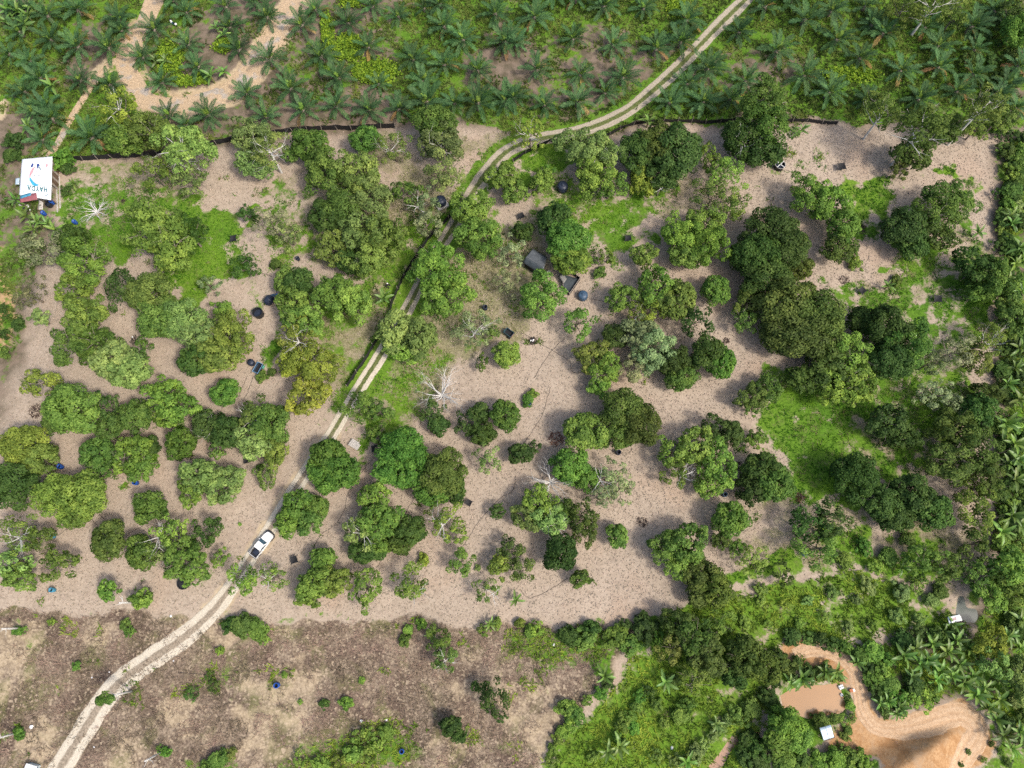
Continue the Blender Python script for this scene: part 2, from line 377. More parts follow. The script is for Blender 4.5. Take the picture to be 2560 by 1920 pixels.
# ---- ground: one sheet, fine near the orchard, coarse out to the horizon
def widen(a):
    far = a[-1] + np.cumsum(0.5 * 1.35 ** np.arange(1, 26)); near = a[0] - np.cumsum(0.5 * 1.35 ** np.arange(1, 26))
    return np.concatenate([near[::-1], a, far])
WX, WY = widen(DX), widen(DY)
WGX, WGY = np.meshgrid(WX, WY)
nx, ny = len(WX), len(WY)
wz = H(WGX, WGY)
idx = np.arange(nx * ny).reshape(ny, nx)
gf = np.stack([idx[:-1, :-1], idx[:-1, 1:], idx[1:, 1:], idx[1:, :-1]], -1).reshape(-1, 4)
g = lambda a: gsample(a, WGX, WGY).ravel()

mg = N('orchard_ground'); c = mg.coord()
a1 = mg.n('ShaderNodeAttribute', attribute_name='cover').outputs['Vector']; a2 = mg.n('ShaderNodeAttribute', attribute_name='tone').outputs['Vector']
s1 = mg.n('ShaderNodeSeparateXYZ', {0: a1}); s2 = mg.n('ShaderNodeSeparateXYZ', {0: a2})
fine = mg.noise(c, 3.2, 5.0, 0.7); mid = mg.noise(c, 0.55, 6.0, 0.65); coarse = mg.noise(c, 0.09, 3.0, 0.5); speck = mg.vor(c, 3.6)
spk = mg.n('ShaderNodeSeparateColor', {0: speck}).outputs[0]
edge = mg.math('MULTIPLY_ADD', mg.noise(c, 0.42, 9.0, 0.72), 1.9, -0.95)
def cover(sock): return mg.ss(mg.math('ADD', sock, edge), 0.42, 0.66)
lit = mg.mix(mg.ss(spk, 0.15, 0.95), (0.335, 0.27, 0.205), (0.39, 0.318, 0.245))
lit = mg.mix(mg.ss(mg.noise(c, 4.5, 3.0, 0.8), 0.62, 0.72), lit, (0.235, 0.178, 0.132))
lit = mg.mix(mg.math('MULTIPLY', mg.ss(fine, 0.50, 0.72), 0.7), lit, (0.455, 0.38, 0.30))
lit = mg.mix(mg.math('MULTIPLY', mg.ss(mid, 0.48, 0.75), 0.55), lit, (0.235, 0.188, 0.148))
lit = mg.mix(mg.math('MULTIPLY', mg.ss(coarse, 0.5, 0.72), 0.3), lit, (0.40, 0.265, 0.18))
lit = mg.mix(mg.math('MULTIPLY', mg.ss(mg.noise(c, 0.13, 5.0, 0.6), 0.5, 0.68), 0.55), lit, mg.mix(mg.ss(fine, 0.35, 0.65), (0.38, 0.305, 0.235), (0.48, 0.395, 0.305)))
scr = mg.mix(mg.ss(fine, 0.35, 0.65), (0.135, 0.10, 0.072), (0.30, 0.235, 0.17))
scr = mg.mix(mg.ss(mg.noise(c, 0.16, 6.0, 0.68), 0.42, 0.62), scr, mg.mix(mg.ss(fine, 0.4, 0.65), (0.07, 0.048, 0.037), (0.17, 0.125, 0.092)))
scr = mg.mix(mg.math('MULTIPLY', mg.ss(mg.noise(c, 0.13, 5.0, 0.6, 1.0), 0.50, 0.66), 0.65), scr, (0.135, 0.14, 0.05))
scr = mg.mix(mg.ss(spk, 0.78, 0.95), scr, (0.34, 0.27, 0.19))
sandc = mg.mix(mg.ss(fine, 0.3, 0.7), (0.38, 0.295, 0.185), (0.52, 0.42, 0.28))
orac = mg.mix(mg.ss(fine, 0.3, 0.7), (0.33, 0.18, 0.08), (0.48, 0.30, 0.155))
orac = mg.mix(mg.ss(mid, 0.45, 0.7), orac, (0.40, 0.27, 0.16))
orac = mg.mix(mg.math('MULTIPLY', mg.ss(mg.noise(c, 0.22, 6.0, 0.7, 1.5), 0.48, 0.62), 0.7), orac, (0.30, 0.155, 0.065))
sol = mg.mix(s2.outputs[0], sandc, orac)
gr = mg.mix(mg.ss(fine, 0.3, 0.7), (0.045, 0.10, 0.012), (0.10, 0.22, 0.02))
gr2 = mg.mix(mg.ss(fine, 0.3, 0.7), (0.08, 0.15, 0.015), (0.165, 0.28, 0.03))
gr = mg.mix(s2.outputs[2], gr, gr2)
gr = mg.mix(mg.math('MULTIPLY', mg.ss(mid, 0.5, 0.75), 0.75), gr, (0.16, 0.14, 0.07))
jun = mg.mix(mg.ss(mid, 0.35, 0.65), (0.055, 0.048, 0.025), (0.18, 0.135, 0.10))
thm = mg.n('ShaderNodeSeparateXYZ', {0: mg.n('ShaderNodeAttribute', attribute_name='thatch').outputs['Vector']}).outputs[0]
thc = mg.mix(mg.ss(fine, 0.35, 0.65), (0.13, 0.125, 0.055), (0.27, 0.25, 0.135))
lit = mg.mix(mg.math('MULTIPLY', mg.ss(mg.math('ADD', thm, edge), 0.25, 0.75), 0.85), lit, thc)
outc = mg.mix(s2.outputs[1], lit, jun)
outc = mg.mix(mg.ss(s1.outputs[1], 0.35, 0.65), outc, scr)
scover = mg.ss(mg.math('ADD', s1.outputs[2], edge), 0.30, 0.80)
outc = mg.mix(mg.math('MULTIPLY', scover, mg.math('MULTIPLY_ADD', s1.outputs[1], -0.35, 1.0)), outc, sol)
outc = mg.mix(cover(s1.outputs[0]), outc, gr)
mg.color(outc); mg.b.inputs['Roughness'].default_value = 0.95; mg.b.inputs['Specular IOR Level'].default_value = 0.1
mg.bump(mg.math('ADD', fine, mg.math('MULTIPLY', spk, 0.3)), 0.35, 0.05)
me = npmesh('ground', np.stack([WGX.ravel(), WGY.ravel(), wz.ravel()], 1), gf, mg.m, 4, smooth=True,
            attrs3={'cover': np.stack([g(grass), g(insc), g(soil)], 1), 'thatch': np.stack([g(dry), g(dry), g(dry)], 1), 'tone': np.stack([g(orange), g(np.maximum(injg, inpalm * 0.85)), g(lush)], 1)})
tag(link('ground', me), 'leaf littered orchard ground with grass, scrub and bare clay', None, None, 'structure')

# ---- tracks: sheets lying on the ground, ruts and crown across the width
def road(name, line, width, mat, seed, label, lift=0.035, rut=0.05):
    n = 13; rows = []; us = []
    for i, (x, y) in enumerate(line):
        d = line[min(i + 1, len(line) - 1)] - line[max(i - 1, 0)]; d = d / np.linalg.norm(d); nrm = np.array([-d[1], d[0]])
        wl = width(i, x, y) * (0.5 + 0.16 * (fbm(i * 0.35, 1.7, seed) - 0.5)); wr = width(i, x, y) * (0.5 + 0.16 * (fbm(i * 0.35, 9.1, seed) - 0.5))
        for k in range(n):
            u = -1 + 2 * k / (n - 1); off = u * (wl if u > 0 else wr)
            q = np.array([x, y]) + nrm * off
            z = H(q[0], q[1]) + lift + (0.03 if abs(u) < 0.25 else 0.0)
            if k in (0, n - 1): z -= lift + 0.03
            rows.append((q[0], q[1], z)); us.append((u, i, 0))
    m = len(line); id2 = np.arange(m * n).reshape(m, n)
    f = np.stack([id2[:-1, :-1], id2[:-1, 1:], id2[1:, 1:], id2[1:, :-1]], -1).reshape(-1, 4)
    o = link(name, npmesh(name, rows, f, mat, 4, smooth=True, attrs3={'across': us}))
    return tag(o, label, None, None, 'structure')
mt = N('rutted_track'); c = mt.coord()
ac = mt.n('ShaderNodeAttribute', attribute_name='across').outputs['Vector']; sp = mt.n('ShaderNodeSeparateXYZ', {0: ac})
wig = mt.math('MULTIPLY_ADD', mt.noise(c, 0.9, 5.0, 0.7), 0.42, -0.21)
au = mt.math('ADD', mt.math('ABSOLUTE', sp.outputs[0]), wig)
rutm = mt.math('MULTIPLY', mt.ss(au, 0.2, 0.36), mt.math('SUBTRACT', 1.0, mt.ss(au, 0.84, 0.97)))
fn = mt.noise(c, 4.0, 5.0, 0.7); md = mt.noise(c, 0.5, 5.0, 0.6)
dirt = mt.mix(mt.ss(fn, 0.3, 0.7), (0.30, 0.255, 0.19), (0.44, 0.385, 0.295))
dirt = mt.mix(mt.math('MULTIPLY', mt.ss(md, 0.5, 0.75), 0.6), dirt, (0.27, 0.235, 0.185))
gy = mt.n('ShaderNodeSeparateXYZ', {0: c}).outputs[1]
gcen = mt.mix(mt.ss(fn, 0.35, 0.65), (0.055, 0.085, 0.02), (0.15, 0.165, 0.06))
lcen = mt.mix(mt.ss(fn, 0.35, 0.65), (0.20, 0.165, 0.12), (0.34, 0.28, 0.21))
cen = mt.mix(mt.ss(mt.math('ADD', gy, mt.math('MULTIPLY', wig, 30.0)), 16.0, 30.0), lcen, gcen)
low = mt.math('SUBTRACT', 1.0, mt.ss(gy, 34.0, 52.0))
dirt = mt.mix(mt.math('MULTIPLY', low, 0.8), dirt, mt.mix(mt.ss(fn, 0.3, 0.7), (0.49, 0.435, 0.34), (0.62, 0.56, 0.45)))
mt.color(mt.mix(rutm, cen, dirt)); mt.b.inputs['Roughness'].default_value = 0.95; mt.b.inputs['Specular IOR Level'].default_value = 0.1
mt.bump(fn, 0.6, 0.08)
road('dirt_track', TRACK, lambda i, x, y: 2.35 + 1.3 * float(sstep(8, -12, y)) + 0.55 * float(sstep(55, 70, y)) + 0.35 * float(fbm(i * 0.21, 4.4, 6) - 0.5), mt.m, 5, 'two-rut dirt track winding through the orchard')
ms = N('sandy_road'); c = ms.coord()
f1 = ms.noise(c, 3.0, 6.0, 0.7); f2 = ms.noise(c, 0.35, 5.0, 0.6)
sc_ = ms.mix(ms.ss(f1, 0.3, 0.7), (0.36, 0.255, 0.155), (0.50, 0.375, 0.24))
sc_ = ms.mix(ms.ss(f2, 0.5, 0.64), sc_, ms.mix(ms.ss(f1, 0.35, 0.65), (0.27, 0.23, 0.19), (0.42, 0.37, 0.31)))
ms.color(sc_); ms.b.inputs['Roughness'].default_value = 0.95; ms.bump(ms.math('ADD', f1, f2), 0.7, 0.12)
road('sandy_road', SANDROAD, lambda i, x, y: 3.9 + 1.5 * float(sstep(-62, -45, x)), ms.m, 15, 'bare sandy road looping between the oil palms')
road('sandy_path', SPUR, lambda i, x, y: 1.4, ms.m, 25, 'narrow sandy path from the looping road to the shack', 0.03)

# ---- water
def water(name, poly, col, lab, level):
    m = N(name + '_water'); c = m.coord()
    m.color(m.mix(m.ss(m.noise(c, 0.25, 3.0), 0.3, 0.7), tuple(q * 0.9 for q in col), col)); m.b.inputs['Roughness'].default_value = 0.2
    cx, cy = poly.mean(0); out = [(cx + (x - cx) * 1.12, cy + (y - cy) * 1.12) for x, y in poly]
    me = bpy.data.meshes.new(name); me.from_pydata([(x, y, level) for x, y in out], [], [tuple(range(len(out)))]); me.materials.append(m.m)
    tag(link(name, me), lab, None, None, 'structure')
mc = N('graded_clay'); c = mc.coord()
ac = mc.n('ShaderNodeAttribute', attribute_name='across').outputs['Vector']; su = mc.n('ShaderNodeSeparateXYZ', {0: ac}).outputs[0]
f1 = mc.noise(c, 3.0, 6.0, 0.7); w1 = mc.math('MULTIPLY_ADD', mc.noise(c, 0.8, 4.0, 0.6), 0.3, -0.15)
tr_ = mc.ss(mc.math('SINE', mc.math('MULTIPLY', mc.math('ADD', su, w1), 11.0)), -0.2, 0.7)
cc = mc.mix(mc.ss(f1, 0.3, 0.7), (0.40, 0.26, 0.15), (0.54, 0.385, 0.245))
mc.color(mc.mix(mc.math('MULTIPLY', tr_, 0.3), cc, mc.mix(mc.ss(f1, 0.35, 0.65), (0.30, 0.165, 0.075), (0.42, 0.25, 0.125)))); mc.b.inputs['Roughness'].default_value = 0.95
mc.bump(mc.math('ADD', f1, mc.math('MULTIPLY', tr_, 0.4)), 0.5, 0.1)
CLAY = smooth_line(pts([(1985, 1640), (2030, 1624), (2085, 1634), (2132, 1672), (2146, 1730), (2156, 1778), (2190, 1818), (2250, 1822), (2320, 1806), (2385, 1786), (2428, 1800), (2440, 1840), (2405, 1890), (2350, 1960)]), 7)
road('clay_track', CLAY, lambda i, x, y: 2.2 + 1.2 * float(sstep(52, 58, x)), mc.m, 35, 'curving graded clay track around the muddy pond', 0.04)
lev = lambda poly, d: float(np.mean(relief(poly[:, 0], poly[:, 1]))) - d
water('muddy_pond', POND, (0.34, 0.185, 0.078), 'small pond of muddy orange water beside the clay yard', lev(POND, 0.12))
water('muddy_ditch', DITCH, (0.33, 0.19, 0.12), 'narrow ditch of brown water between bushes', lev(DITCH, 0.12))
water('grey_pond', GREYPOND, (0.12, 0.135, 0.12), 'small grey pond beside the banner roofed shelter', lev(GREYPOND, 0.12))

# ---- ground cover nobody could count: grass blades, fallen leaves, dry twigs
def inview(n, grow=6):
    """random places over the visible ground"""
    x = rng.uniform(-112, 112, n * 2); y = rng.uniform(-28, 122, n * 2)
    dz = CAM_H; d = dz * ct + y * st                    # depth along the view for ground points
    px = 1280 + FPX * x / d; py = 960 - FPX * (y * ct - dz * st) / d
    k = (px > -60) & (px < 2620) & (py > -60) & (py < 1980)
    return x[k], y[k]
def blades(name, x, y, ln, wd, lean, colr, mat, lab, nb=3, up=0.7, lift=0.0):
    """tufts of nb pointed blades each"""
    n = len(x); z = H(x, y) + lift
    V = []; LV = []
    for b in range(nb):
        a = rng.uniform(0, 2 * np.pi, n); l = ln * rng.uniform(0.6, 1.3, n); e = rng.uniform(up - lean, up + lean, n)
        dx, dy, dz = np.cos(a) * np.cos(e) * l, np.sin(a) * np.cos(e) * l, np.abs(np.sin(e)) * l
        sx, sy = -np.sin(a) * wd / 2, np.cos(a) * wd / 2
        jx, jy = rng.normal(0, 0.1, n), rng.normal(0, 0.1, n)
        p0 = np.stack([x + jx - sx, y + jy - sy, z], 1); p1 = np.stack([x + jx + sx, y + jy + sy, z], 1)
        p2 = np.stack([x + jx + dx, y + jy + dy, z + dz], 1)
        V.append(np.stack([p0, p1, p2], 1)); LV.append(np.repeat(np.clip(rng.uniform(0, 0.6, n) + 1.6 * (fbm(x / 3.2, y / 3.2, 44, 3) - 0.5) + 0.2, 0, 1), 3))
    V = np.concatenate(V).reshape(-1, 3); LV = np.concatenate(LV)
    f = np.arange(len(V)).reshape(-1, 3)
    o = link(name, npmesh(name, V, f, mat, 3, {'lv': LV}), color=colr)
    return tag(o, lab, None, None, 'stuff')
def keep(x, y, m, k=1.0):
    p = gsample(m, x, y) + 0.75 * (fbm(x / 2.4, y / 2.4, 8, 4) - 0.5) * 2
    q = rng.uniform(0, 1, len(x)) < sstep(0.42, 0.66, p) * k
    return x[q], y[q]
offtrack = (dtrack > 1.7) & (dsand > 0.6)
gx, gy_ = inview(100000)
x, y = keep(gx, gy_, grass * inor * offtrack); blades('orchard_grass', x, y, 0.42, 0.13, 0.5, (0.095, 0.225, 0.018), M_tuft, 'bright green grass growing in patches between the trees')
gx, gy_ = inview(100000)
x, y = keep(gx, gy_, grass * inpalm * offtrack); blades('plantation_undergrowth', x, y, 0.7, 0.2, 0.5, (0.105, 0.15, 0.032), M_tuft, 'rough green undergrowth between the oil palms')
gx, gy_ = inview(90000)
x, y = keep(gx, gy_, grass * np.clip(inlg + injg + insc, 0, 1)); blades('low_undergrowth', x, y, 0.7, 0.22, 0.5, (0.175, 0.262, 0.034), M_tuft, 'lush green undergrowth below the orchard and around the ponds')
gx, gy_ = inview(70000)
x, y = keep(gx, gy_, dry * offtrack * 0.8); blades('thin_dry_grass', x, y, 0.4, 0.1, 0.5, (0.20, 0.20, 0.085), M_tuft, 'thin yellowish dry grass between the orchard trees')
gx, gy_ = inview(110000)
x, y = keep(gx, gy_, insc * (1 - 0.9 * soil)); blades('dry_brush', x, y, 0.75, 0.07, 0.6, (0.22, 0.165, 0.118), M_dry, 'dead brown brush covering the cleared slope', nb=3, up=0.6)
gx, gy_ = inview(170000)
litter = inor * (1 - sstep(0.25, 0.55, grass)) * offtrack
q = rng.uniform(0, 1, len(gx)) < gsample(litter, gx, gy_) * 0.85
x, y = gx[q], gy_[q]; n = len(x)
a = rng.uniform(0, 2 * np.pi, n); l = rng.uniform(0.07, 0.17, n); wd = l * rng.uniform(0.35, 0.6, n); z = H(x, y) + 0.02
tl = rng.normal(0, 0.07, (4, n))
ca, sa = np.cos(a), np.sin(a)
V = np.stack([np.stack([x + ca * l, y + sa * l, z + np.abs(tl[0])], 1), np.stack([x - sa * wd, y + ca * wd, z + np.abs(tl[1])], 1),
              np.stack([x - ca * l, y - sa * l, z + np.abs(tl[2])], 1), np.stack([x + sa * wd, y - ca * wd, z + np.abs(tl[3])], 1)], 1).reshape(-1, 3)
lv = np.repeat(rng.beta(1.2, 1.2, n), 4)
o = link('fallen_leaves', npmesh('fallen_leaves', V, np.arange(4 * n).reshape(-1, 4), leafmat('fallen_leaf', 0.05, 0.8, 0.1, 1.0, None, 0.62, 0.68), 4, {'lv': lv}), color=(0.355, 0.29, 0.225))
tag(o, 'dry brown and pale leaves strewn over the orchard floor', None, None, 'stuff')

# ================================================================== PLANTS
# ---- leaf scatter
def unit(v): return v / (np.linalg.norm(v, axis=1, keepdims=True) + 1e-9)
def leafcards(c, nrm, size, asp=0.62, lv=None):
    """one pointed card for each leaf spray: centres, facing, size"""
    n = len(c); r = unit(rng.normal(0, 1, (n, 3))); t = unit(np.cross(nrm, r)); b = np.cross(nrm, t)
    L = (size * 0.5)[:, None]; Wd = (size * 0.5 * asp)[:, None]
    sag = nrm * L * 0.25
    V = np.stack([c + t * L - sag, c + b * Wd, c - t * L - sag, c - b * Wd], 1).reshape(-1, 3)
    if lv is None: lv = rng.uniform(0, 1, n)
    return V, np.arange(4 * n).reshape(-1, 4), np.repeat(lv, 4)
def crown_mesh(name, Rm, style, seed):
    """crown of radius Rm about its own centre, built of many clumps of leaf sprays"""
    global rng
    keepr = rng; rng = np.random.default_rng(seed)
    lump = {'d': 0.27, 'l': 0.24, 's': 0.20, 'p': 0.17}[style]
    nl = {'d': 46, 'l': 38, 's': 26, 'p': 26}[style]
    if Rm < 2.4: nl = int(nl * 0.62); lump *= 1.15
    dens = {'d': 58, 'l': 62, 's': 46, 'p': 34}[style]
    ls = {'d': 0.40, 'l': 0.42, 's': 0.38, 'p': 0.34}[style]
    # uneven outline: radius by direction
    ph = rng.uniform(0, 6.28, 6); am = rng.uniform(0.03, 0.2 if style != 'd' else 0.12, 6)
    C = []; N_ = []; LV = []
    for i in range(nl):
        if style in 'ls' and rng.uniform() < 0.14: continue
        u = (i + 0.5) / nl; zz = 1 - 1.55 * u; a = i * 2.39996 + rng.normal(0, 0.35)
        zz = min(0.98, max(-0.6, zz + rng.normal(0, 0.08))); rr = math.sqrt(1 - zz * zz)
        k = 1 + sum(am[j] * math.sin((j + 1) * a + ph[j]) for j in range(6))
        rad = (1 - lump) * k * (rng.uniform(0.80, 1.0) if style in 'dl' else rng.uniform(0.55, 1.02))
        lc = np.array([rr * math.cos(a) * rad, rr * math.sin(a) * rad, zz * rad * 0.86]) * Rm
        lr = lump * Rm * rng.uniform(0.75, 1.3)
        n = int(dens * lr * lr * 3.2 * (0.42 / ls) ** 2 / 2.1) + 10
        d = unit(rng.normal(0, 1, (n, 3)) + np.array([0, 0, 0.5]) + 0.4 * lc / (np.linalg.norm(lc) + 1e-6))
        fl = np.array([1, 1, 0.8])
        sh = rng.uniform(0.78, 1.04, n)[:, None]
        C.append(lc + d * fl * lr * sh); N_.append(unit(d + rng.normal(0, 0.42, (n, 3)) + np.array([0, 0, 0.35])))
        LV.append(np.clip(rng.uniform(0, 1, n) * 0.5 + rng.uniform(0, 0.5), 0, 1))
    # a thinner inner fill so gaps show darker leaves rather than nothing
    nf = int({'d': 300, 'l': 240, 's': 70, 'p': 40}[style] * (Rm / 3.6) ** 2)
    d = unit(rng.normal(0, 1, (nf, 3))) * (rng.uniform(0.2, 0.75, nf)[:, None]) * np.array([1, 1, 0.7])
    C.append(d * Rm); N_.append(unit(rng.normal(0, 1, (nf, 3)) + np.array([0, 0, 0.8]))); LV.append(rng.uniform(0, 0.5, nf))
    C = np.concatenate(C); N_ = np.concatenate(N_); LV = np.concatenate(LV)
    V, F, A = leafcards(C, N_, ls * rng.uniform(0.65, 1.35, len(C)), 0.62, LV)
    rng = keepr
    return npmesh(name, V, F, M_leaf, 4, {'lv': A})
def limb(mb, p, d, l, r, depth, rnd, n=5, kids=3, spread=0.6, droop=0.0):
    q = [p]; rr = [r]; cur = Vector(p); dd = Vector(d)
    for k in range(4):
        dd = (dd + Vector((rnd.gauss(0, .16), rnd.gauss(0, .16), rnd.gauss(0, .1) - droop))).normalized(); cur = cur + dd * l / 4
        q.append(tuple(cur)); rr.append(r * (1 - 0.18 * (k + 1)))
    mb.tube(q, rr, n, cap=False)
    if depth > 0:
        for _ in range(kids):
            k = rnd.choice((2, 3, 4)); b = Vector(q[k])
            nd = (dd + Vector((rnd.gauss(0, spread), rnd.gauss(0, spread), rnd.gauss(0.1, spread * 0.6)))).normalized()
            limb(mb, tuple(b), nd, l * rnd.uniform(0.5, 0.8), rr[k] * 0.65, depth - 1, rnd, max(3, n - 1), kids, spread, droop)
def trunk_mesh(name, hc, Rm, seed):
    """tapered trunk of height hc with limbs reaching into a crown of radius Rm"""
    rnd = random.Random(seed); mb = MB()
    r = 0.035 * Rm + 0.06
    top = hc + 0.25 * Rm
    p = [(0, 0, -0.3), (0.02, 0, 0.3), (rnd.gauss(0, .04), rnd.gauss(0, .04), hc * 0.6), (rnd.gauss(0, .08), rnd.gauss(0, .08), top)]
    mb.tube(p, [r * 1.5, r * 1.1, r * 0.85, r * 0.4], 7)
    for k in range(6):
        a = k * 1.05 + rnd.gauss(0, .3); z = hc * rnd.uniform(0.6, 1.0)
        limb(mb, (0, 0, z), (math.cos(a), math.sin(a), 0.55), Rm * 0.72, r * 0.5, 1, rnd, 5, 2, 0.45)
    return mb.mesh(name, M_bark, smooth=True)
def twig_mesh(name, Rm, seed, mat, full=False):
    """bare bleached branches"""
    rnd = random.Random(seed); mb = MB()
    for k in range(15 if full else 5):
        a = k * (0.42 if full else 1.25) + rnd.gauss(0, .3)
        limb(mb, (0, 0, -0.2 * Rm), (math.cos(a), math.sin(a), rnd.uniform(0.3, 1.3)), Rm * (0.85 if full else 0.75), (0.026 if full else 0.02) * Rm + 0.02, 2, rnd, 4, 3 if full else 2, 0.5)
    return mb.mesh(name, mat)
M_greytwig = simple('grey_twigs', (0.30, 0.26, 0.21), 0.9, var=0.35, scale=5)
SIZES = {'a': 1.7, 'b': 3.0, 'c': 4.3, 'e': 6.0}
CROWN = {}; TRUNK = {}; TWIG = {}
for sk, Rm in SIZES.items():
    for st_ in 'dlsp':
        CROWN[sk + st_] = [crown_mesh('crown', Rm, st_, 100 + 17 * i + ord(st_) + int(Rm * 10)) for i in range(4 if sk in 'bc' else 2)]
    for hk in (0, 1):
        TRUNK[sk, hk] = [trunk_mesh('trunk', Rm * (0.75 if hk == 0 else 1.7), Rm, 5 + i + int(Rm * 7) + hk) for i in range(2)]
    TWIG[sk] = [twig_mesh('bare_branches', Rm, 40 + i + int(Rm * 3), M_white) for i in range(2)]
    TWIG[sk + 'g'] = [twig_mesh('bare_branches', Rm, 80 + i + int(Rm * 3), M_greytwig) for i in range(2)]

COLS = {'b': (0.168, 0.275, 0.048), 'm': (0.116, 0.202, 0.038), 'k': (0.064, 0.120, 0.026), 'o': (0.162, 0.235, 0.045), 'y': (0.225, 0.300, 0.045),
        'g': (0.240, 0.290, 0.130), 'n': (0.092, 0.142, 0.029), 't': (0.208, 0.300, 0.082), 'v': (0.112, 0.235, 0.038)}
CNAME = {'b': 'bright green', 'm': 'mid green', 'k': 'dark green', 'o': 'olive green', 'y': 'yellow green', 'g': 'pale grey green', 'n': 'brownish olive', 't': 'light green', 'v': 'vivid green'}
SNAME = {'d': 'dense round', 'l': 'lumpy', 's': 'open', 'p': 'thin'}
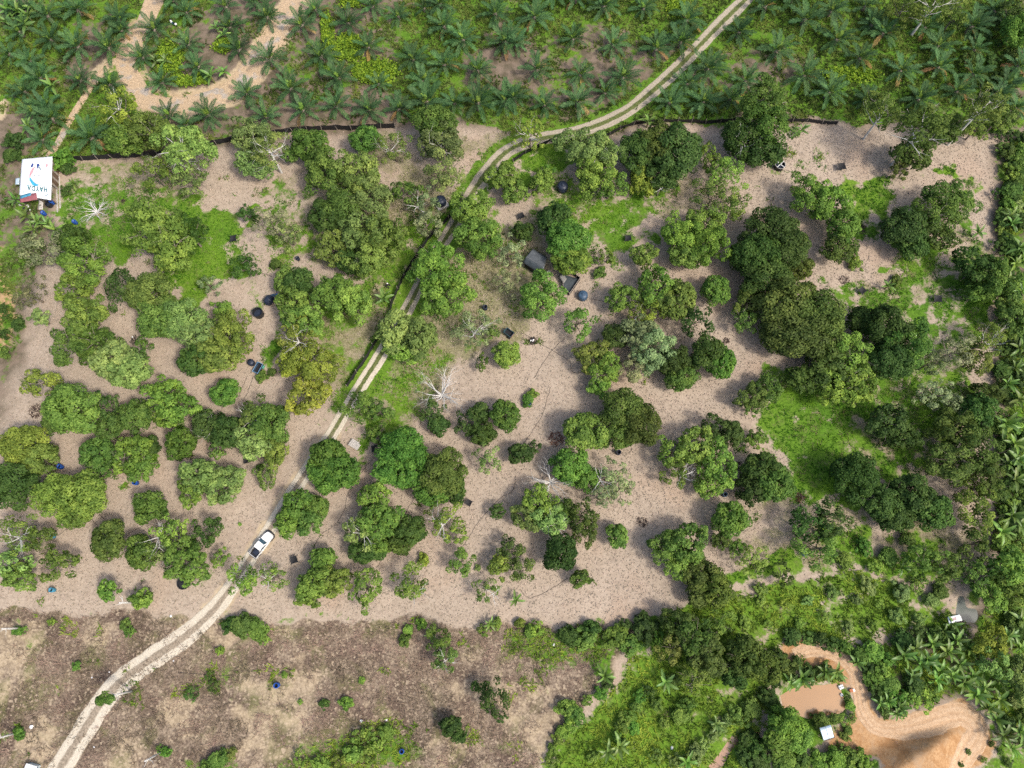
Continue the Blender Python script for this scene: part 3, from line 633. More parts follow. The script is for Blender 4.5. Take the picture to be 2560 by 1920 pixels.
# every tree of the orchard and around it: x y rx ry (photo pixels of its crown), style, colour, [t = tall trunk, w = bleached bare branches]
TREES = """301 266 50 52 s y w|370 324 52 52 l o|307 353 45 34 d m|458 372 58 60 l t tw|480 452 46 42 s t|382 428 52 52 s o|628 340 48 42 l t|672 372 52 50 s t tw|640 412 44 36 l t|728 385 26 22 l m|775 360 45 42 d m|812 430 55 52 l m|895 440 55 55 l t|925 495 55 50 l t|860 520 50 46 d m|914 347 36 34 d m|984 370 45 45 p o w|1090 312 52 48 d m|1105 360 55 45 l t w|1108 425 60 55 s t|1018 480 42 38 s m|816 538 42 40 d k
|1059 510 34 38 p g w|1065 560 38 38 s g|680 562 52 46 p g|722 590 36 36 p t|613 532 24 22 s k|385 570 60 58 l o|425 620 62 62 l o|478 588 42 52 s k|905 580 55 52 l t|960 595 55 58 l o|925 650 50 45 l o|828 620 38 46 l o|880 655 38 34 d k|1178 530 48 48 l b|1200 600 55 52 l b|1085 665 58 55 l b|1110 735 62 58 l b|104 628 58 48 s g|214 655 62 50 l o|190 715 45 38 l o|180 600 42 36 d k|76 735 38 42 p g|100 795 30 26 s t
|215 790 52 48 l o|185 850 50 48 l m|245 862 50 48 l m|300 720 46 58 s k|375 735 60 50 d o|395 795 55 50 d m|615 668 36 36 s k|712 700 30 30 l b|745 708 40 34 d k|740 760 46 42 l b|765 800 50 40 l b|835 735 46 46 l b|880 755 46 52 l b|745 845 55 48 s y w|790 905 52 52 l y|735 905 40 40 l y|768 985 48 46 l y|455 800 52 48 d t|500 840 48 45 d t|575 835 52 52 l o|545 890 52 42 d o|495 900 44 42 d m|285 900 50 48 d t|320 925 48 44 d t|350 880 30 36 s m|100 955 48 40 s y|520 710 28 26 p g|555 775 28 24 l b
|990 830 48 48 l t|1050 850 46 48 l t|1020 880 44 30 l b|1185 822 54 50 p g w|1230 830 22 20 s m|1266 885 34 34 d b|1270 630 38 40 p g|1268 705 32 38 p g|1262 440 36 40 l b|1290 480 34 30 l b|1205 905 18 24 s n
|1326 335 42 42 p y w|1455 370 50 48 l t|1500 385 48 46 l t w|1480 440 48 46 l b|1525 465 46 44 s m|1595 380 45 55 d k|1640 360 52 52 d n|1690 385 60 62 d k|1655 430 45 40 d k|1600 455 28 40 l y|1650 468 30 28 p o w|1905 255 55 50 l m t|1930 310 50 48 l m t|1855 345 52 48 d k w|1905 380 50 38 d k|1810 430 52 46 s b|1780 490 58 46 p m|1830 510 46 46 s b|1770 395 28 40 s o|1355 455 30 30 l b|1370 430 24 24 s m
|1700 590 46 48 l b|1755 560 50 46 l b|1770 610 45 50 l b|1715 635 42 34 d o|1930 575 62 52 d k|1895 640 58 56 d k|1965 620 50 55 d k|1920 700 62 48 d k|1855 640 32 38 d k|2020 490 48 50 l b|2065 505 42 48 l b|2110 570 44 42 l m|2095 620 40 36 l m|2255 570 52 48 d k|2285 610 40 36 d k|2330 535 55 55 l m|2380 500 52 50 l m|2340 590 44 36 l n
|2206 285 52 46 s o t|2185 255 36 32 s o|2310 320 72 50 s n T|2280 385 44 44 l n|2250 425 28 26 s n|2360 330 40 40 l n|2462 265 52 42 s o T|2495 300 36 36 s o|2440 322 32 36 s o|2525 290 26 26 s n|1384 553 42 42 d k|1418 600 52 50 d v|1430 650 46 38 d b|1309 578 25 25 d k|1357 744 58 50 l b|1442 804 42 44 s m|1552 745 36 36 l b|1645 720 48 46 l b|1690 750 45 50 d b|1625 765 40 36 s y|1590 790 30 40 p y w
|1790 723 35 37 d m|1732 805 42 46 s k|1870 750 36 36 l o|1860 800 34 36 s m|1960 760 70 60 d n|2040 790 68 58 d n|2000 840 70 52 d n|1950 830 50 48 d n|2070 860 46 50 d n|2120 890 52 50 l b|2140 950 46 46 l b|2060 930 52 46 l n|2010 950 42 38 l n|2215 820 56 54 d k|2265 860 54 58 l m|2225 900 52 48 d k|2160 800 40 34 d k|2445 670 48 46 l k|2490 700 46 52 l m|2455 730 40 30 l m|2530 790 40 48 l m|2472 850 52 52 s o w|2440 900 44 40 s o|2380 880 56 46 p g|2320 910 36 34 p g
|1535 845 32 30 d k|1600 835 48 42 l g|1630 880 52 50 l g|1590 920 42 36 s g|1475 890 44 36 l b|1515 920 40 40 l b|1500 965 26 28 l b|1765 890 42 42 d k|1800 905 34 42 d v|1685 905 42 40 d k|1705 945 38 34 d m|2255 30 46 40 s o|2330 15 60 40 s o tw|2385 42 32 36 s n|2540 75 34 40 d m|2525 30 30 30 s k|1610 642 30 32 l b|1520 640 25 24 p o|1998 677 28 28 l n
|187 1018 62 60 d b|145 1050 38 36 d m|262 1015 36 40 s k|275 1065 34 32 d m|340 1040 40 42 d m|412 985 46 40 l b|440 1025 48 42 l b|410 1045 30 26 l b|565 980 33 34 d v|60 1115 56 50 d y|100 1145 42 42 d o|30 1210 60 52 d k|245 1140 40 44 d m|275 1175 34 34 p m|328 1130 42 46 l b|355 1165 36 38 l b|375 1115 24 26 d k|449 1111 37 37 d m|145 1235 56 50 d b|210 1240 56 56 d b|185 1285 42 34 d b|375 1272 42 36 d m|520 1060 40 38 d k w|570 1080 42 40 d k|545 1120 30 28 s m|635 1040 48 46 s n w|680 1060 45 50 d m|640 1110 46 42 l t|690 1130 30 36 l b|665 1190 28 36 s b
|510 1190 52 42 l t|560 1205 46 46 l t|480 1220 36 36 l b|272 1348 42 44 d m|353 1380 38 40 d m|430 1330 42 48 s b w|460 1400 50 54 l b|420 1375 38 38 s t w|519 1335 38 44 s k|550 1394 25 26 s b|480 1445 32 24 s b|150 1405 52 40 s m|45 1330 60 46 p o w|95 1345 40 36 s n|30 1400 50 40 s t|45 1440 40 34 l b|272 1474 28 28 l b|355 1500 28 22 l b|616 1450 38 40 s m|680 1440 44 34 p b w
|820 1140 46 44 d v|850 1180 46 46 d v|815 1190 42 40 d v|742 1265 42 40 l m|770 1300 40 36 l b|725 1305 38 34 l b|790 1270 32 32 d m|1005 1120 56 48 d v|1035 1160 46 50 d v|990 1180 48 40 d v|1105 1185 56 58 d m|1085 1225 45 36 d v|1140 1220 24 36 d k|935 1240 40 38 l b|950 1300 50 50 l b|905 1320 46 52 s t w|950 1355 36 30 l b|912 1378 36 30 d k|950 1378 22 22 d k|1025 1325 42 36 d k|1000 1360 34 26 d n|1110 1300 50 48 p o w|1140 1345 30 26 p o|807 1398 32 32 d m|790 1460 46 40 l b|835 1455 42 38 l b|775 1490 30 26 l b|915 1470 44 52 s o|1029 1465 46 46 s b w|1150 1408 36 36 s m|1215 1475 36 32 p m w|1216 1150 34 38 p t|1246 1278 25 22 s k|905 1010 44 42 s m|950 1030 36 34 s m|945 1090 30 26 s m
|1095 1065 25 26 d k|1080 1030 34 30 s k|1170 1055 34 40 s k|1205 1085 36 28 d k|1200 1030 26 24 d k|1262 1040 36 38 d m|1467 1080 48 50 d m|1560 1030 55 52 d n|1600 1060 52 52 d n|1545 1085 45 38 d n|1300 1135 30 28 d k|1335 1118 22 18 s k|1425 1165 48 44 d v|1470 1195 34 34 d v|1520 1190 44 44 p g w|1550 1220 44 42 p g|1500 1240 36 36 p g|1345 1260 44 42 l b|1380 1300 42 40 l t w|1320 1290 36 36 l t|1410 1275 30 28 l b|1455 1290 44 46 s n|1470 1330 36 36 s n|1400 1385 42 42 d k|1275 1370 36 34 s n|1300 1420 36 36 s n|1250 1415 30 30 l b|1542 1338 29 29 d m|1451 1444 27 20 l m
|1680 1130 46 40 s b|1740 1120 48 46 l b|1790 1160 46 52 l b|1770 1210 34 34 l b|1690 1180 42 36 s m w|1790 1070 38 40 s k|1830 1085 30 34 d k|1888 1095 32 30 s m|1905 1175 46 42 d k|1935 1210 44 50 d m|1880 1225 38 36 d k|1885 990 36 34 l m|1925 970 32 36 l m|1880 1020 24 22 s m|1828 1300 42 44 d m|1804 1354 28 28 s n|1845 1370 26 24 s m|1665 1370 46 40 l m|1720 1365 48 50 l m|1700 1410 42 36 l b|1750 1430 40 40 d n|1790 1470 44 42 d n|1750 1490 32 30 d n|1880 1400 44 40 p b|1956 1440 34 30 p n|2010 1310 50 46 s k|2070 1300 48 48 s k|2050 1370 56 44 s m|2137 1190 56 58 d k
|2220 1060 48 44 l k|2255 1085 40 36 l k|2390 1080 56 50 l n|2440 1130 55 56 l n|2380 1150 60 50 l n|2460 1180 40 36 l n|2210 1255 52 46 d k|2280 1240 55 46 d k|2330 1275 50 46 d k|2240 1295 46 34 d k|2440 1250 48 44 s o|2450 1300 42 42 s o|2480 1225 36 28 s n|2309 1400 50 42 s m|2370 1420 46 40 s m|2440 1360 42 42 s n|2430 1440 42 40 s m|2515 1420 48 46 l b|2535 1470 44 44 l b|2480 1490 38 38 l b|2087 975 52 42 l b|2130 990 30 30 s b|2465 985 38 32 l n|2440 1030 44 42 d k|2340 985 48 44 p g|2380 1010 36 36 p g|2478 1610 40 38 l y|2485 1655 42 46 s t|2545 1690 30 50 l t
|1700 1560 42 38 l n|1740 1600 46 48 l n|1680 1620 40 36 s o|1770 1650 48 45 l n|1730 1690 44 38 s o|1860 1640 48 44 d n|1905 1665 44 42 d n|1840 1690 34 30 d k|1620 1470 1 1 s b|1800 1560 36 32 s o|1965 1810 44 40 d b|1995 1840 36 34 d b|1945 1850 38 32 d b|1104 1600 34 34 s m|1108 1640 34 38 s m w|1226 1745 38 44 s k|1190 1718 18 16 s k|1250 1790 20 18 s k|1125 1815 26 24 d k|1145 1838 20 18 d k"""
# shrubs and saplings: x y r colour
SHRUBS = """29 390 20 k|60 120 18 k|40 350 24 k|70 400 16 m|10 770 14 k|15 790 12 k|10 835 16 k|12 880 18 m|45 810 16 k|165 478 20 k|170 420 20 k|155 395 26 v|605 1565 28 m|645 1575 26 m|575 1560 22 k|660 1600 18 b|550 1625 14 b|868 1757 17 b|750 1755 9 b|812 1760 14 m|905 1700 8 b|710 1688 10 b|525 1690 14 k|535 1715 16 k|480 1735 20 k|325 1580 18 m|315 1560 16 m|190 1665 14 m|130 1555 12 o
|900 1840 26 b|940 1845 28 b|970 1830 18 b|880 1880 26 b|920 1890 26 b|850 1905 24 o|800 1905 24 b|750 1895 22 o|545 1900 26 m|575 1885 20 o|520 1915 20 m|1010 1600 16 m|1055 1560 14 b|1020 1575 12 b|1340 1570 22 b|1325 1580 16 b|1210 1575 20 o|1240 1560 16 o|1300 1560 16 o|1420 1590 26 k|1460 1600 30 m|1480 1570 24 k|1540 1590 28 m|1575 1610 26 m|1610 1565 30 k|1640 1590 26 v|1560 1560 20 k
|1420 1770 24 b|1440 1790 26 v|1430 1810 22 b|1470 1750 18 m|1500 1735 16 v|1405 1830 16 b|1395 1850 14 o|1380 1870 14 b|1520 1705 16 k|1590 1770 18 b|1570 1790 22 b|1560 1810 22 b|1580 1820 18 v|1545 1840 16 b|1620 1730 20 k|1640 1760 16 m|1600 1740 18 v|1680 1700 18 k|1660 1810 18 o|1700 1790 20 o|1720 1760 20 m|1560 1860 16 m|1480 1890 16 b|1380 1900 18 o|1640 1890 20 o
|1740 1880 20 t|1760 1860 20 t|1780 1840 20 t|1800 1820 18 t|1820 1800 18 t|1840 1785 18 b|1720 1900 20 t|1690 1905 22 t|1860 1800 20 m|1880 1770 22 m|1920 1740 24 k|1930 1710 24 k|1940 1775 22 m|1960 1665 24 m|1945 1640 22 k|1980 1690 16 m|2010 1700 16 b|2040 1695 18 b|2060 1680 20 o|2080 1700 14 y|2020 1680 20 k|2095 1690 14 m|1990 1660 18 n|2125 1765 12 b|2120 1745 10 m|2130 1795 14 m|2110 1800 16 b|2085 1800 16 m|2055 1810 20 m|2040 1800 18 k
|1870 1850 26 k|1890 1870 28 m|1920 1890 28 k|1960 1900 28 m|2000 1905 26 m|1860 1890 24 k|1900 1910 26 k|2050 1900 26 b|2090 1900 28 b|2130 1895 28 b|2170 1905 24 b|2110 1880 20 m|1940 1865 20 k|2005 1870 14 n|2110 1840 12 o|2120 1825 12 n
|2150 1640 24 m|2180 1630 26 b|2210 1650 28 v|2200 1680 28 b|2180 1700 28 m|2170 1670 22 k|2220 1710 28 m|2190 1735 26 k|2240 1740 30 v|2270 1750 30 b|2310 1750 30 b|2290 1720 26 k|2330 1730 24 m|2215 1770 22 m|2250 1775 22 v|2260 1600 24 k|2300 1580 26 k|2340 1590 24 m|2380 1590 24 k|2050 1600 22 k|2080 1610 24 k|2110 1620 24 m|2020 1595 20 m|1980 1590 20 k
|2515 380 22 k|2545 400 24 m|2525 430 26 b|2555 450 24 m|2530 480 24 k|2520 520 24 b|2550 520 22 t|2540 560 26 k|2520 600 22 k|2550 640 22 m|2535 860 22 k|2525 910 22 k|2550 950 24 k|2520 1000 20 k|2540 1060 24 k|2530 1120 22 k|2550 1180 24 m|2525 1210 20 k|2540 1260 22 k|2520 1310 20 k|2545 1350 24 m|2530 1540 26 m|2550 1580 24 k|2520 1570 20 k|2540 1750 20 t|2555 1790 22 m|2520 1810 20 k|2545 1850 22 k
|2020 660 14 n|2140 660 20 b|2130 630 14 m|2240 700 14 m|2060 1340 20 n|2190 1420 24 b|2220 1390 22 m|2270 1350 22 m|2160 1370 24 v|2110 1400 20 b|2170 1460 26 t|2250 1480 26 t|2290 1470 24 b|2300 1450 20 m|1900 1470 18 o|2350 1480 20 n|640 545 12 k|690 660 14 m|665 475 10 b|1485 650 14 m|1500 680 16 m|1320 1000 16 m|1330 985 14 b|655 940 14 m|680 930 12 m|650 1170 12 m|600 1310 5 b|610 650 8 m|1195 1420 8 t|1060 1400 16 y"""
# oil palms: x y of the crown's heart, size
PALMS = """289 40 1|190 18 1|115 35 .9|122 92 1|190 110 1|268 116 1|70 145 .9|95 190 1|200 197 1|272 208 1|382 72 1|463 26 1|562 10 .95|353 136 1|469 107 .85|573 64 1|665 35 1|757 56 1|787 20 1|596 118 .95|495 162 .95|402 203 .92|674 145 .95|613 226 .9|422 284 .8|518 281 1|463 307 .9|660 290 1|868 48 1|801 133 1|920 113 .95|723 214 1.05|845 190 1.05|758 272 1|840 260 1.05|920 270 1.05|995 268 1|1065 250 1.1|1053 197 .9|1111 157 1.1|1111 58 1
|1030 138 .9|1192 173 1.05|1157 96 1|1238 25 1|1262 100 1|1135 254 .9|1195 255 1|1262 243 1|995 35 .9|110 255 1.05|127 290 1.05|98 342 1|223 336 1.1|945 205 .7|46 75 .9|60 225 .85|20 130 .7|30 235 .5|1335 35 1.05|1289 104 1|1433 93 .85|1344 172 1.1|1532 103 1|1640 118 1.1|1705 98 1|1720 40 1.1|1610 15 1|1510 8 1|1451 180 1|1557 190 1.05|1514 226 1|1361 260 1|1445 248 1.2|1287 243 .9|1850 76 1|1772 162 1.1|1945 122 1.1|1867 197 1|1720 203 .9|1673 248 1
|1760 250 1.05|1827 243 .9|2015 42 1.1|2096 88 1.25|2154 142 1|2015 180 1.1|2073 226 1.05|2171 243 .95|2258 168 1.1|2351 162 1|2437 180 1.1|2521 205 1|2301 243 1|2432 62 1.1|2212 75 1.1|1917 10 1|2165 10 .95|2495 20 .9|2547 160 .9|2440 120 .8|2185 55 .9|640 -15 1|430 -10 .95|1380 -20 1|1100 0 .9|55 20 .8|2500 235 .8|2545 265 .8|2080 20 .9|640 5 .8|80 275 .8|300 70 .7|25 20 .7|930 10 .85|1060 15 .8|1440 -10 .9|1985 -15 1|2350 110 .9|2400 220 .9|2320 60 .9|600 60 .6"""
# banana plants: x y size
BANANAS = """60 60 1.1|20 25 1.1|45 30 1|70 40 1|15 55 1|30 10 .9|85 20 .9|130 215 1|70 315 .9|40 500 1|65 540 1|95 555 1|120 560 .9|140 575 1|85 575 .9|527 190 1.1|560 180 .9|540 70 .8|560 85 .8|415 150 .8|390 150 .8|960 745 1|1145 515 .9|880 1490 .01|1620 305 .9|2005 325 .8|2445 582 .9|2220 715 .7|2255 1420 .7|1290 1500 .7|185 460 .8|1080 1585 .7|1225 1560 .6|1512 1690 .9|1665 1705 .9|1550 1865 1|1520 1880 .9
|2142 1657 .9|2063 1680 .8|2092 1682 .8|2005 1696 1|1975 1705 .8|2260 1640 1.2|2290 1620 1.2|2320 1650 1.2|2350 1680 1.2|2300 1660 1.2|2330 1610 1.1|2370 1630 1.2|2390 1600 1.1|2340 1700 1.1|2380 1690 1.1|2400 1660 1.2|2410 1710 1.2|2430 1690 1.1|2440 1740 1.2|2420 1620 1.1|2460 1720 1.1|2470 1770 1.2|2490 1800 1.1|2500 1750 1.1|2510 1840 1.2|2530 1720 1|2495 1700 1|2220 1755 .9|2250 1770 .9|2280 1690 1|2200 1760 .8|2240 1785 .8
|2515 1060 1.2|2535 1110 1.1|2545 1150 1.1|2520 1160 1|2540 1200 1|2530 1290 1.2|2505 1330 1.1|2550 1310 1|2520 1590 1.1|2550 1620 1|2545 780 .8|2550 620 1.1|2540 660 .9|2520 700 .8|2530 560 .9|2520 960 1|2550 1000 1|2550 870 1|2540 920 .9|2555 730 1|2525 540 1|2550 1660 1.1|2555 1550 1|2530 1870 1|2550 1830 1.1|1720 1905 .9|1790 1810 .7|2380 1560 .8|2360 1580 .8|2515 1510 .9|2550 1420 .8"""
# dead trees, bleached bare: x y r
DEAD = [(1105, 985, 58, 'wide bleached dead tree standing among dark green shrubs'), (1376, 1205, 52, 'bleached dead tree with spreading grey twigs and short trunk'), (240, 528, 40, 'low bleached dead tree lying open on the green grass'), (800, 1250, 1, ''), (1715, 1165, 30, 'bleached dead limbs poking out of the bright green crowns')]

# ---- labels: each plant is told apart by counting outwards from a landmark one can find
LANDMARKS = [('white pickup', 655, 1362), ('banner-roofed shack', 90, 450), ('grey arched shed', 1340, 655), ('blue domed tank', 1458, 735), ('tank by the net fence', 1101, 497), ('dark tank under light trees', 1407, 461),
             ('white-crossed black bin', 1951, 411), ('open black vat', 643, 780), ('blue trailer tub', 646, 920), ('pale plank platform', 887, 1111), ('muddy orange pond', 2035, 1755), ('banner-roofed shelter', 2388, 1547),
             ('parked motorbike', 432, 58), ('metal-roofed hut', 2063, 1835), ('sandy road bend', 345, 235), ('top of the track', 1862, 0), ('grey net fence end', 2091, 308), ('wide bleached dead tree', 1105, 1000), ('grey-twigged dead tree', 1376, 1225),
             ('reddish brush heap', 1390, 1097), ('dark brush heap', 90, 1027), ('black ring tub', 458, 1460), ('white bag', 78, 1817), ('fence corner', 1500, 345), ('small handcart', 1272, 833), ('smoking ash heap', 1330, 850),
             ('rightmost shade net', 2342, 750), ('lone shade net', 735, 1400), ('drum under the olive trees', 2010, 1385), ('clay bank', 2300, 1850), ('drum near the lower bushes', 1005, 1878), ('lone drum in the scrub', 693, 1713), ('brown ditch', 1830, 1860), ('hose loop', 1350, 1488), ('lime grass clearing', 2160, 520), ('sandy edge', 10, 250), ('orange soil edge', 20, 760), ('corner beyond the fence', 2550, 250), ('boundary hedge gap', 2540, 480), ('boundary banana clump', 2540, 1290), ('white-branched boundary tree', 2472, 850), ('tan basket', 124, 1476)]
ORD = 'first second third fourth fifth sixth seventh eighth ninth tenth eleventh twelfth thirteenth fourteenth fifteenth sixteenth seventeenth eighteenth nineteenth twentieth'.split()
ORD += ['twenty-' + o for o in ORD[:9]] + ['thirtieth'] + ['thirty-' + o for o in ORD[:9]] + ['fortieth'] + ['forty-' + o for o in ORD[:9]] + ['fiftieth'] + ['fifty-' + o for o in ORD[:9]] + ['sixtieth'] + ['sixty-' + o for o in ORD[:9]] + ['seventieth']
LMP = np.array([P(a[1], a[2]) for a in LANDMARKS])
def name_by_landmark(things, noun):
    """things: list of (object, x, y, look); the count runs over all plants of the noun"""
    xy = np.array([(t[1], t[2]) for t in things]); D = np.linalg.norm(xy[:, None] - LMP[None], axis=2)
    rank = np.argsort(np.argsort(D, axis=0), axis=0)
    for i, (o, x_, y_, look) in enumerate(things):
        k = int(np.argmin(rank[i])); r_ = int(rank[i, k])
        o['label'] = f'{look} {noun}, {ORD[min(r_, len(ORD) - 1)]} {noun.split()[-1]} out from the {LANDMARKS[k][0]}'

def jitter(c, s=0.12):
    k = 1 + random.gauss(0, s); return tuple(max(0.01, q * k * (1 + random.gauss(0, s * 0.45))) for q in c)
placed = []
allT = []
for e in TREES.replace('\n', '').split('|'):
    f = e.split(); px, py, rx, ry = [float(q) for q in f[:4]]; st_, ck = f[4], f[5]; fl = f[6] if len(f) > 6 else ''
    if rx < 5: continue
    rw = 0.5 * (rx + ry) * mpp(px, py, 4)
    rw *= 1.16
    sk = 'a' if rw < 2.2 else 'b' if rw < 3.6 else 'c' if rw < 5.0 else 'e'; Rm = SIZES[sk]
    tall = 't' in fl or 'T' in fl
    zc = rw * 0.72 * (not tall) + (0.5 + 0.22 * rw if not tall else (10.6 if 'T' in fl else 7.0))
    x, y, h = at(px, py, zc)
    k = rw / Rm; asp = min(1.3, max(0.78, math.sqrt(rx / ry)))
    rz = random.uniform(0, 6.28)
    t = empty('orchard_tree', x, y)
    tag(t, None, 'tree', 'trees of the orchard')
    cr = random.choice(CROWN[sk + st_])
    # the wide axis lies across the picture whatever way the crown is turned
    ca = link('crown', cr, t, (0, 0, zc), (random.gauss(0, .06), random.gauss(0, .06), rz), (k, k, k * random.uniform(0.85, 1.05)), jitter(COLS[ck]))
    t.scale = (asp, 1 / asp, 1)
    hk = 1 if tall else 0; tm = TRUNK[sk, hk]; th = Rm * (1.7 if tall else 0.75)
    tr = link('trunk', random.choice(tm), t, (0, 0, 0), (0, 0, random.uniform(0, 6.28)), (k, k, (zc - 0.1 * rw) / th))
    if tall: tr.data = tr.data.copy(); tr.data.materials[0] = M_white
    if 'w' in fl: link('bare_branches', random.choice(TWIG[sk]), t, (random.gauss(0, .2) * rw, -0.25 * rw, zc + 0.25 * rw), (0, 0, random.uniform(0, 6.28)), (k * .95, k * .95, k * .8))
    elif st_ in 'sl' and random.random() < .3: link('bare_branches', random.choice(TWIG[sk + 'g']), t, (random.gauss(0, .25) * rw, random.gauss(0, .2) * rw, zc + 0.22 * rw), (0, 0, random.uniform(0, 6.28)), (k * .8, k * .8, k * .75))
    size = 'small' if rw < 2.2 else 'large' if rw > 3.9 else ''
    extra = 'tall ' if tall else ''
    look = ' '.join(q for q in (size, extra + SNAME[st_], CNAME[ck]) if q)
    placed.append((t, x, y, look)); allT.append((x, y, rw))
name_by_landmark(placed, 'tree')

shr = []
for yy in range(345, 1500, 30):                        # the dense hedge along the boundary
    for xx in (2506, 2532, 2558):
        if random.random() < .72: SHRUBS += f'|{xx + random.uniform(-8, 8):.0f} {yy + random.uniform(-10, 10):.0f} {random.uniform(15, 25):.0f} {random.choice("kkkmkb")}'
for xx, yy in [(2470, 60), (2500, 110), (2530, 140), (2510, 60), (2550, 200), (2480, 150), (2550, 110), (2450, 90), (2420, 150), (2500, 190)]: SHRUBS += f'|{xx} {yy} {random.uniform(16, 26):.0f} k'
for xx, yy in [(1900, 1500), (1960, 1510), (2020, 1500), (2080, 1480), (2140, 1500), (2200, 1510), (2330, 1500), (2060, 1540), (2180, 1560), (2240, 1540), (1860, 1560), (1920, 1560), (2000, 1560), (2120, 1570), (2300, 1545)]: SHRUBS += f'|{xx} {yy} {random.uniform(12, 20):.0f} {random.choice("btytb")}'
for xx, yy in [(2420, 1880), (2460, 1900), (2500, 1880), (2400, 1910), (2520, 1905), (2480, 1860)]: SHRUBS += f'|{xx} {yy} {random.uniform(8, 14):.0f} {random.choice("no")}'
SHC = [CROWN['as'][0], CROWN['as'][1], CROWN['ad'][0], CROWN['al'][0], CROWN['al'][1]]
STEM = []
for i in range(3):
    mb = MB(); rnd = random.Random(i)
    for k in range(5):
        a = k * 1.26; mb.tube([(0, 0, -0.1), (0.2 * math.cos(a), 0.2 * math.sin(a), 0.5), (0.5 * math.cos(a), 0.5 * math.sin(a), 1.0)], [0.05, 0.035, 0.02], 4, cap=False)
    STEM.append(mb.mesh('stem', M_bark))
for e in SHRUBS.replace('\n', '').split('|'):
    px, py, rr, ck = e.split(); px, py, rr = float(px), float(py), float(rr)
    rw = max(0.4, rr * mpp(px, py) * 1.1); x, y, h = at(px, py, rw * 0.5)
    t = empty('shrub', x, y, None, random.uniform(0, 6.28)); tag(t, None, 'shrub', 'shrubs and saplings')
    k = rw / 1.7
    link('foliage', random.choice(SHC), t, (0, 0, rw * 0.55), (0, 0, 0), (k * random.uniform(.9, 1.2), k * random.uniform(.85, 1.1), k * random.uniform(.6, .8)), jitter(COLS[ck]))
    link('stem', random.choice(STEM), t, (0, 0, 0), (0, 0, 0), (k * 1.2, k * 1.2, rw * 0.55))
    shr.append((t, x, y, ' '.join(q for q in ('low' if rw < 1.0 else '', CNAME[ck]) if q)))
name_by_landmark(shr, 'shrub')

# ---- oil palms
def frond_mesh(seed, L=3.7):
    rnd = random.Random(seed); V = []; F = []; A = []
    npt = 9; pp = []
    for i in range(npt):
        t = i / (npt - 1); pp.append(Vector((L * t * (1 - 0.16 * t * t), 0.06 * math.sin(3 * t + seed), 0.42 * t - 1.15 * t * t)))
    for i in range(npt - 1):
        wa, wb = 0.05 * (1 - 0.8 * i / npt) + 0.01, 0.05 * (1 - 0.8 * (i + 1) / npt) + 0.01; n = len(V)
        V += [pp[i] + Vector((0, -wa, 0)), pp[i] + Vector((0, wa, 0)), pp[i + 1] + Vector((0, wb, 0)), pp[i + 1] + Vector((0, -wb, 0))]; F.append((n, n + 1, n + 2, n + 3)); A += [0.75] * 4
    nl = 21
    for s in (-1, 1):
        for j in range(nl):
            t = 0.14 + 0.86 * (j + 0.5 * (s > 0)) / nl; t = min(t, 0.995)
            q = t * (npt - 1); i = min(int(q), npt - 2); b = pp[i].lerp(pp[i + 1], q - i); d = (pp[i + 1] - pp[i]).normalized()
            ll = 0.70 * math.sin(math.pi * (0.13 + 0.80 * t)) ** 0.7 * rnd.uniform(0.85, 1.15)
            fw = 0.5 + 0.45 * t
            side = Vector((0, s, 0)); up = d.cross(side) * s
            if up.z < 0: up = -up
            dr = (side * math.cos(fw) + d * math.sin(fw) + up * rnd.uniform(0.05, 0.45)).normalized()
            wv = d * 0.10
            n = len(V)
            m = b + dr * ll * 0.5; tip = b + dr * ll - Vector((0, 0, 0.22 * ll))
            V += [b - wv * .5, m - wv * .8, tip, m + wv * .8]; F.append((n, n + 1, n + 2, n + 3)); A += [rnd.uniform(0.1, 0.9)] * 4
    return npmesh('frond', [tuple(v) for v in V], F, M_frond, 4, {'lv': A})
FROND = [frond_mesh(i) for i in range(4)]
PTR = []
for i in range(3):
    mb = MB(); rnd = random.Random(70 + i)
    mb.lathe([(0.36, -0.3), (0.40, 0.3), (0.36, 0.8), (0.30, 1.25), (0.12, 1.5)], 9)
    for k in range(20):
        a = k * 2.4; z = 0.25 + k * 0.05
        mb.tube([(0.3 * math.cos(a), 0.3 * math.sin(a), z), (0.55 * math.cos(a), 0.55 * math.sin(a), z + 0.25)], [0.07, 0.03], 4)
    PTR.append(mb.mesh('trunk', M_bark))
spear = frond_mesh(9, 2.2)
pal = []
